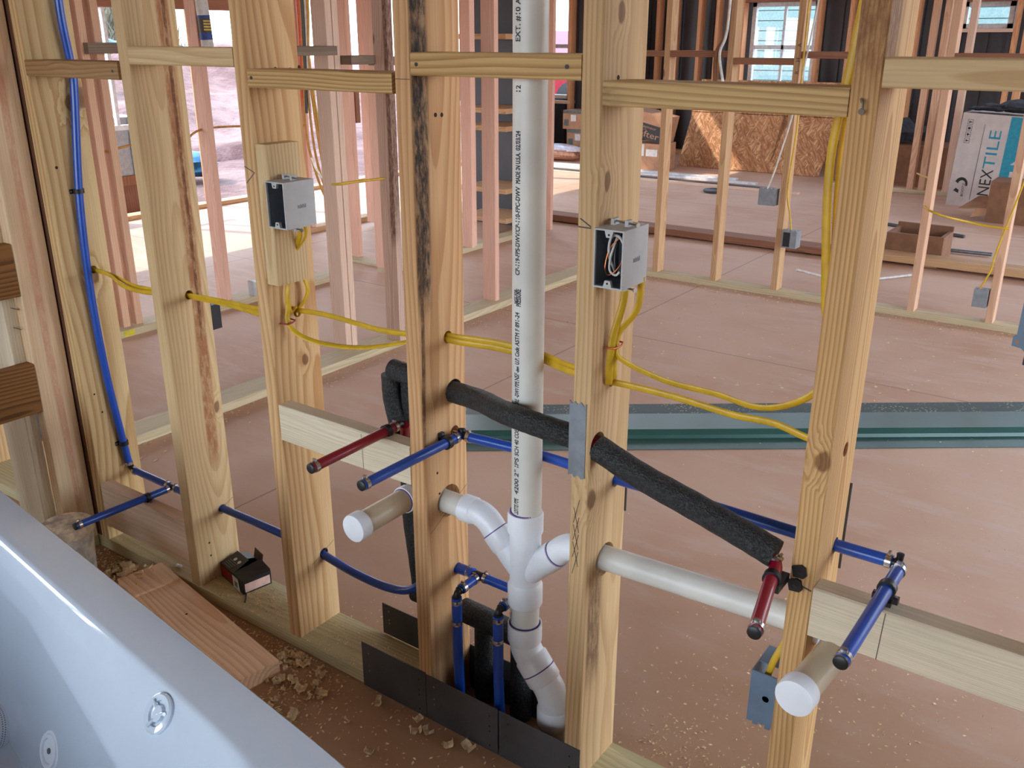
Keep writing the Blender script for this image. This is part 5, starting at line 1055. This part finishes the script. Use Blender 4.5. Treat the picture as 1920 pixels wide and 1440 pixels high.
# carton stack beside it
ct = thing('carton', 'brown carton with a black printed top panel before the OSB', 'box', (-4.85, 8.9, 0))
obj('carton_body', MB().box((-5.05, 8.72, 0.0), (-4.62, 9.1, 0.31)), 'cardboard', ct)
obj('shipping_label', MB().box((-4.82, 8.7195, 0.165), (-4.67, 8.72, 0.245)), 'white_label', ct); obj('shipping_label', MB().box((-4.96, 8.7195, 0.165), (-4.845, 8.72, 0.30)), 'white_label', ct)
o2 = thing('carton', 'tilted brown carton printed with black lettering panel on top of another carton', 'box', (-4.85, 8.9, 0.31))
q = Matrix.Translation((-4.84, 8.70, 0.362)) @ Matrix.Rotation(math.radians(12), 4, 'Y')
obj('carton_body', MB().box((-0.25, 0, 0), (0.21, 0.36, 0.30)), 'cardboard', o2, local=q)
obj('printed_panel', MB().box((-0.25, -0.0006, -0.0), (0.21, 0.0, 0.18)), 'black_print', o2, local=q)
mb = MB(); text(mb, 'Pass & Seymour', (-0.235, -0.001, 0.118), (1, 0, 0), (0, 0, 1), width=0.36, height=0.042); text(mb, 'legrand', (-0.20, -0.001, 0.098), (1, 0, 0), (0, 0, 1), width=0.2, height=0.016); text(mb, 'Trafter', (-0.22, -0.001, 0.028), (1, 0, 0), (0, 0, 1), width=0.40, height=0.072); text(mb, 'Trac', (-0.19, -0.001, 0.004), (1, 0, 0), (0, 0, 1), width=0.16, height=0.02)
obj('printed_text', mb, 'cardboard', o2, local=q)
for k, (z, dx) in enumerate(((0.36, -0.02), (0.12, 0.05))):
    t = thing('carton', ('upper' if k == 0 else 'lower') + ' brown and white carton in the stack below the far window', 'box', (-6.3, 9.6, z)); x = -6.34 + dx
    obj('carton_body', MB().box((x, 9.3, z - 0.0), (x + 0.42, 9.66, z + 0.235)), 'cardboard', t)
    obj('printed_band', MB().box((x, 9.2995, z + 0.195), (x + 0.42, 9.3, z + 0.235)), 'grey_print', t); obj('printed_icon', MB().box((x + 0.12, 9.2995, z + 0.10), (x + 0.2, 9.3, z + 0.18)), 'white_label', t); obj('printed_icon', MB().box((x + 0.02, 9.2995, z + 0.04), (x + 0.09, 9.3, z + 0.12)), 'grey_print', t)
t = thing('carton', 'bottom brown carton in the stack below the far window', 'box', (-6.3, 9.6, 0)); obj('carton_body', MB().box((-6.27, 9.28, 0), (-5.83, 9.7, 0.119)), 'cardboard', t); obj('printed_icon', MB().box((-6.17, 9.2795, 0.03), (-6.07, 9.28, 0.09)), 'white_label', t)
def blob(name, label, cat, c, sz, mat, n=14, m=8, amp=0.25, seed=1, parent=None):
    mb = MB(); vs = []; fs = []
    for i in range(m + 1):
        ph = PI * i / m
        for k in range(n):
            th = 2 * PI * k / n; p = Vector((math.sin(ph) * math.cos(th), math.sin(ph) * math.sin(th), math.cos(ph))); r_ = 1 + amp * noise.noise(p * 1.8 + Vector((seed, 0, 0)))
            vs.append((c[0] + p.x * sz[0] * r_, c[1] + p.y * sz[1] * r_, max(c[2] + p.z * sz[2] * r_, c[2] - sz[2])))
    for i in range(m):
        for k in range(n): fs.append((i * n + k, (i + 1) * n + k, (i + 1) * n + (k + 1) % n, i * n + (k + 1) % n))
    mb.add(vs, fs); return obj(name, mb, mat, parent, True, label, cat)
t = thing('insulation_roll', 'plastic wrapped insulation bundle lying before the cartons', 'insulation', (-6.4, 9.2, 0))
blob('roll', None, None, (-6.3, 8.95, 0.085), (0.42, 0.2, 0.085), 'insul', parent=t); blob('wrap', None, None, (-6.25, 8.97, 0.15), (0.40, 0.18, 0.05), 'clearwrap', parent=t, seed=4)
for k, (y, m) in enumerate(((8.55, 'white_frame'), (8.35, 'white_frame'), (8.1, 'steel'), (7.95, 'pale'))):
    obj('trim_strip', MB().box((-6.6 + 0.2 * k, y, 0.0), (-3.6 + 0.3 * k, y + 0.07, 0.02)), m, label=('white trim strip lying furthest back on the slab', 'white trim strip lying just before the furthest one', 'grey metal strip lying across the far slab', 'pale batten lying across the far slab')[k], cat='trim strip')
# white bathtub carton
nx = thing('carton', 'tall white carton printed NEXTILE with a teal panel', 'box', (-1.15, 8.3, 0))
NM = Matrix.Translation((-1.37, 8.22, 0.0)) @ Matrix.Rotation(math.radians(2.0), 4, 'Y')
obj('carton_body', MB().box((0, 0, 0), (0.74, 0.42, 0.84)), 'card_white', nx, local=NM)
obj('printed_panel', MB().box((0.40, -0.0008, 0.18), (0.56, 0.0, 0.832)), 'teal', nx, local=NM)
obj('printed_arrow', MB().prism([(0.47, -0.1), (0.56, -0.1), (0.56, 0.0), (0.51, -0.06)], 0, 0.001), 'card_white', nx, local=NM @ Matrix.Translation((0, -0.0009, 0.52)) @ Matrix.Rotation(PI / 2, 4, 'X'))
obj('printed_panel', MB().box((0.48, -0.0016, 0.18), (0.56, -0.0008, 0.36)), 'card_white', nx, local=NM)
mb = MB(); text(mb, 'NEX', (0.345, -0.0012, 0.125), (0, 0, 1), (-1, 0, 0), width=0.235, height=0.095); obj('printed_text', mb, 'black_print', nx, local=NM)
mb = MB(); text(mb, 'TILE', (0.345, -0.0012, 0.365), (0, 0, 1), (-1, 0, 0), width=0.34, height=0.095); obj('printed_text', mb, 'teal', nx, local=NM)
mb = MB(); text(mb, 'BOOTZ', (0.135, -0.0012, 0.095), (0, 0, 1), (-1, 0, 0), width=0.12, height=0.022); obj('printed_text', mb, 'black_print', nx, local=NM)
mb = MB(); n = 14; arc = [(0.10 + 0.055 * math.cos(-PI * 0.05 + PI * 0.95 * k / n), 0.205 + 0.062 * math.sin(-PI * 0.05 + PI * 0.95 * k / n)) for k in range(n + 1)] + [(0.105 + 0.035 * math.cos(PI * 0.9 - PI * 0.95 * k / n), 0.195 + 0.045 * math.sin(PI * 0.9 - PI * 0.95 * k / n)) for k in range(n + 1)]
mb.prism(arc, 0, 0.001); mb.prism([(0.045, 0.14), (0.09, 0.12), (0.09, 0.15), (0.062, 0.165)], 0, 0.001)
obj('printed_logo', mb, 'black_print', nx, local=NM @ Matrix.Translation((0, -0.0004, 0)) @ Matrix.Rotation(PI / 2, 4, 'X'))
obj('printed_line', MB().box((0.196, -0.001, 0.07), (0.199, 0, 0.75)), 'black_print', nx, local=NM)
for k in range(4):
    z = 0.575 + 0.055 * k; mb = MB().box((0.05, -0.001, z), (0.095, 0, z + 0.003)).box((0.05, -0.001, z + 0.042), (0.095, 0, z + 0.045)).box((0.05, -0.001, z), (0.053, 0, z + 0.045)).box((0.092, -0.001, z), (0.095, 0, z + 0.045))
    mb.prism([(0.06, 0.012), (0.085, 0.018), (0.07, 0.034)][:3], 0, 0.001) if False else mb.box((0.062, -0.001, z + 0.012), (0.07 + 0.006 * (k % 3), 0, z + 0.032)).box((0.07, -0.001, z + 0.018), (0.086, 0, z + 0.026))
    obj('printed_icon', mb, 'black_print', nx, local=NM)
cj = thing('jacket', 'crumpled dark grey jacket lying on the white carton', 'jacket', (-1.0, 8.4, 0.84))
blob('jacket_fold', None, None, (-1.10, 8.36, 0.885), (0.13, 0.14, 0.035), 'cloth', parent=cj, amp=0.5, seed=2); blob('jacket_fold', None, None, (-0.88, 8.36, 0.90), (0.19, 0.16, 0.055), 'cloth', parent=cj, amp=0.5, seed=5); blob('jacket_fold', None, None, (-1.24, 8.36, 0.872), (0.09, 0.10, 0.018), 'cloth', parent=cj, amp=0.5, seed=8)
b1 = thing('carton', 'open brown carton before the white carton', 'box', (-0.75, 7.6, 0))
obj('carton_body', MB().box((-0.90, 7.45, 0), (-0.45, 7.8, 0.345)), 'card_dark', b1); obj('flap', MB().quad((-0.90, 7.45, 0.115), (-1.12, 7.44, 0.10), (-1.02, 7.75, 0.175), (-0.90, 7.78, 0.18), 0.006), 'cardboard', b1); obj('flap', MB().quad((-0.905, 7.46, 0.06), (-1.02, 7.46, 0.03), (-0.99, 7.46, 0.10), (-0.905, 7.46, 0.12), 0.006), 'cardboard', b1)
t = thing('crate', 'long dark brown crate behind the right stud', 'crate', (-2.2, 9.9, 0)); obj('crate_body', MB().box((-2.75, 9.2, 0.02), (-1.3, 9.8, 0.42)), 'card_dark', t); obj('crate_skid', MB().box((-2.75, 9.2, 0), (-1.3, 9.3, 0.02)), 'brown', t)
blob('tarp', 'heap of dark tarp lying on the brown crate', 'tarp', (-2.25, 9.5, 0.545), (0.33, 0.25, 0.12), 'cloth', amp=0.6, seed=11)

# ------------------------------------------------------------------ outside
def tree(x, y, h, seed, lab):
    t = thing('tree', lab, 'tree', (x, y, 4.0), 'trees beyond the clay yard'); rnd = random.Random(seed)
    obj('trunk', MB().tube([(x, y, 3.6), (x + 0.1, y, h * 0.5 + 3), (x + 0.2, y + 0.1, h * 0.9 + 3)], [0.18, 0.13, 0.05], 10), 'bark', t, True)
    for k in range(7):
        a = rnd.uniform(0, 6.28); r_ = rnd.uniform(0.1, 0.5)
        blob('foliage', None, None, (x + r_ * math.cos(a), y + r_ * math.sin(a), 3.4 + h * rnd.uniform(0.3, 1.0)), (rnd.uniform(0.6, 0.95),) * 3, 'foliage', 12, 8, 0.9, seed + k, t)
for k in range(5):
    tree(-33.5 - 1.0 * (k % 2), 2.0 + k * 3.2, 4.5 + (k * 37 % 5) * 0.5, 20 + k, ('leftmost', 'second', 'middle', 'fourth', 'rightmost')[k] + ' bushy tree from the left beyond the grassy slope')
# heap of building waste, lumber and bin outside the opening
lm = thing('lumber_stack', 'stack of pale sawn boards outside the opening', 'lumber', (-9.1, 4.0, -0.16))
for k in range(3):
    for j in range(4): board('stack_board', (-9.45 + 0.16 * j, 3.4 + 0.15 * (k % 2), -0.15 + 0.07 * k), (-9.31 + 0.16 * j, 4.55 + 0.1 * j, -0.09 + 0.07 * k), 'y', 'white_frame', lm)
bn = thing('waste_bin', 'grey ribbed metal bin outside the left opening', 'bin', (-7.9, 3.7, -0.16))
obj('bin_body', MB().box((-8.4, 3.34, 0.25), (-7.7, 4.0, 0.78)), 'galv', bn); obj('bin_base', MB().box((-8.4, 3.34, 0.16), (-7.68, 4.02, 0.25)), 'brown', bn)
for k in range(3): obj('bin_rib', MB().box((-7.71, 3.42 + 0.22 * k, 0.25), (-7.67, 3.45 + 0.22 * k, 0.78)), 'white_frame', bn)
for k in range(2): obj('bin_leg', MB().box((-8.3 + 0.45 * k, 3.4, -0.17), (-8.25 + 0.45 * k, 3.95, 0.16)), 'brown', bn)
blob('blue_tarp', 'crumpled blue tarp on the clay outside', 'tarp', (-9.4, 5.6, 0.05), (0.4, 0.4, 0.14), 'bluetarp', amp=0.4, seed=3)
blob('blue_tarp', 'far blue tarp on the clay bank', 'tarp', (-15.2, 8.2, 1.35), (0.5, 0.5, 0.16), 'bluetarp', amp=0.4, seed=9)
t = thing('clay_bank', 'bank of red clay outside the opening', 'clay bank', (-14, 8, -0.16))
mb = MB(); n = 26
for i in range(n + 1):
    for k in range(n + 1):
        x = -10.5 - 10 * i / n; y = -4 + 18.5 * k / n; z = -0.2 + 1.5 * min(1, i / 20) + 0.22 * noise.noise(Vector((x * 0.7, y * 0.7, 0))) + 0.1 * noise.noise(Vector((x * 2.3, y * 2.3, 3))); mb.v.append((x, y, z if i else -0.3))
for i in range(n):
    for k in range(n): mb.f.append((i * (n + 1) + k, (i + 1) * (n + 1) + k, (i + 1) * (n + 1) + k + 1, i * (n + 1) + k + 1))
mb.mi = [0] * len(mb.f); obj('bank_surface', mb, 'clay', t, True)
gb = thing('grass_bank', 'dry grassy slope rising behind the clay bank', 'grass bank', (-24, 8, 1.0)); mb = MB()
for i in range(n + 1):
    for k in range(n + 1):
        x = -20.8 - 10 * i / n; y = -4 + 19 * k / n; mb.v.append((x, y, 0.9 + 3.6 * i / n + 0.35 * noise.noise(Vector((x * 0.9, y * 0.9, 5)))))
for i in range(n):
    for k in range(n): mb.f.append((i * (n + 1) + k, (i + 1) * (n + 1) + k, (i + 1) * (n + 1) + k + 1, i * (n + 1) + k + 1))
mb.mi = [0] * len(mb.f); obj('slope_surface', mb, 'drygrass', gb, True)
mb = MB(); rg = random.Random(5)
for k in range(4200):
    x = rg.uniform(-24.5, -19.5); y = rg.uniform(1, 14.5); z = 0.7 + max(0, (-20.3 - x)) * 0.36; h = rg.uniform(0.25, 0.8); a = rg.uniform(-0.25, 0.25); w2 = rg.uniform(0.015, 0.04)
    mb.add([(x, y - w2, z), (x, y + w2, z), (x + a, y + a, z + h)], [(0, 1, 2)])
obj('dry_grass', mb, 'drygrass', gb, kind='stuff')
# neighbouring house and truck seen through the back windows
hs = thing('neighbour_house', 'pale mint house with lap siding behind the back windows', 'house', (-5, 19, -0.16))
for k in range(22): obj('siding_board', MB().box((-9.0, 19.0 - 0.012, -0.15 + 0.2 * k), (1.0, 19.06, 0.03 + 0.2 * k)), 'siding', hs)
obj('house_wall', MB().box((-9.0, 19.02, -0.2), (1.0, 19.3, 4.4)), 'siding', hs); obj('roof', MB().quad((-9.4, 18.6, 4.2), (1.4, 18.6, 4.2), (1.4, 21.5, 6.2), (-9.4, 21.5, 6.2), 0.1), 'steel', hs)
tk = thing('pickup_truck', 'red pickup truck parked beyond the far left window', 'truck', (-12.8, 17.5, -0.16))
obj('truck_body', MB().prism([(0, 0.3), (4.8, 0.3), (4.8, 1.05), (3.2, 1.15), (2.6, 1.75), (1.2, 1.75), (0.9, 1.1), (0, 1.05)], -0.9, 0.9), 'truck', tk, local=Matrix.Translation((-14.6, 17.5, -0.1)) @ Matrix.Rotation(PI / 2, 4, 'X'))
obj('truck_window', MB().prism([(1.35, 1.15), (1.45, 1.65), (2.5, 1.65), (2.95, 1.15)], 0.9, 0.91), 'darkglass', tk, local=Matrix.Translation((-14.6, 17.5, -0.1)) @ Matrix.Rotation(PI / 2, 4, 'X'))
for k in (0.9, 3.8): obj('wheel', MB().lathe([(0.38, 0), (0.38, 0.2), (0.2, 0.22), (0, 0.22)], (-14.6 + k, 16.75, 0.22), (0, -1, 0), 24), 'blackp', tk, True)
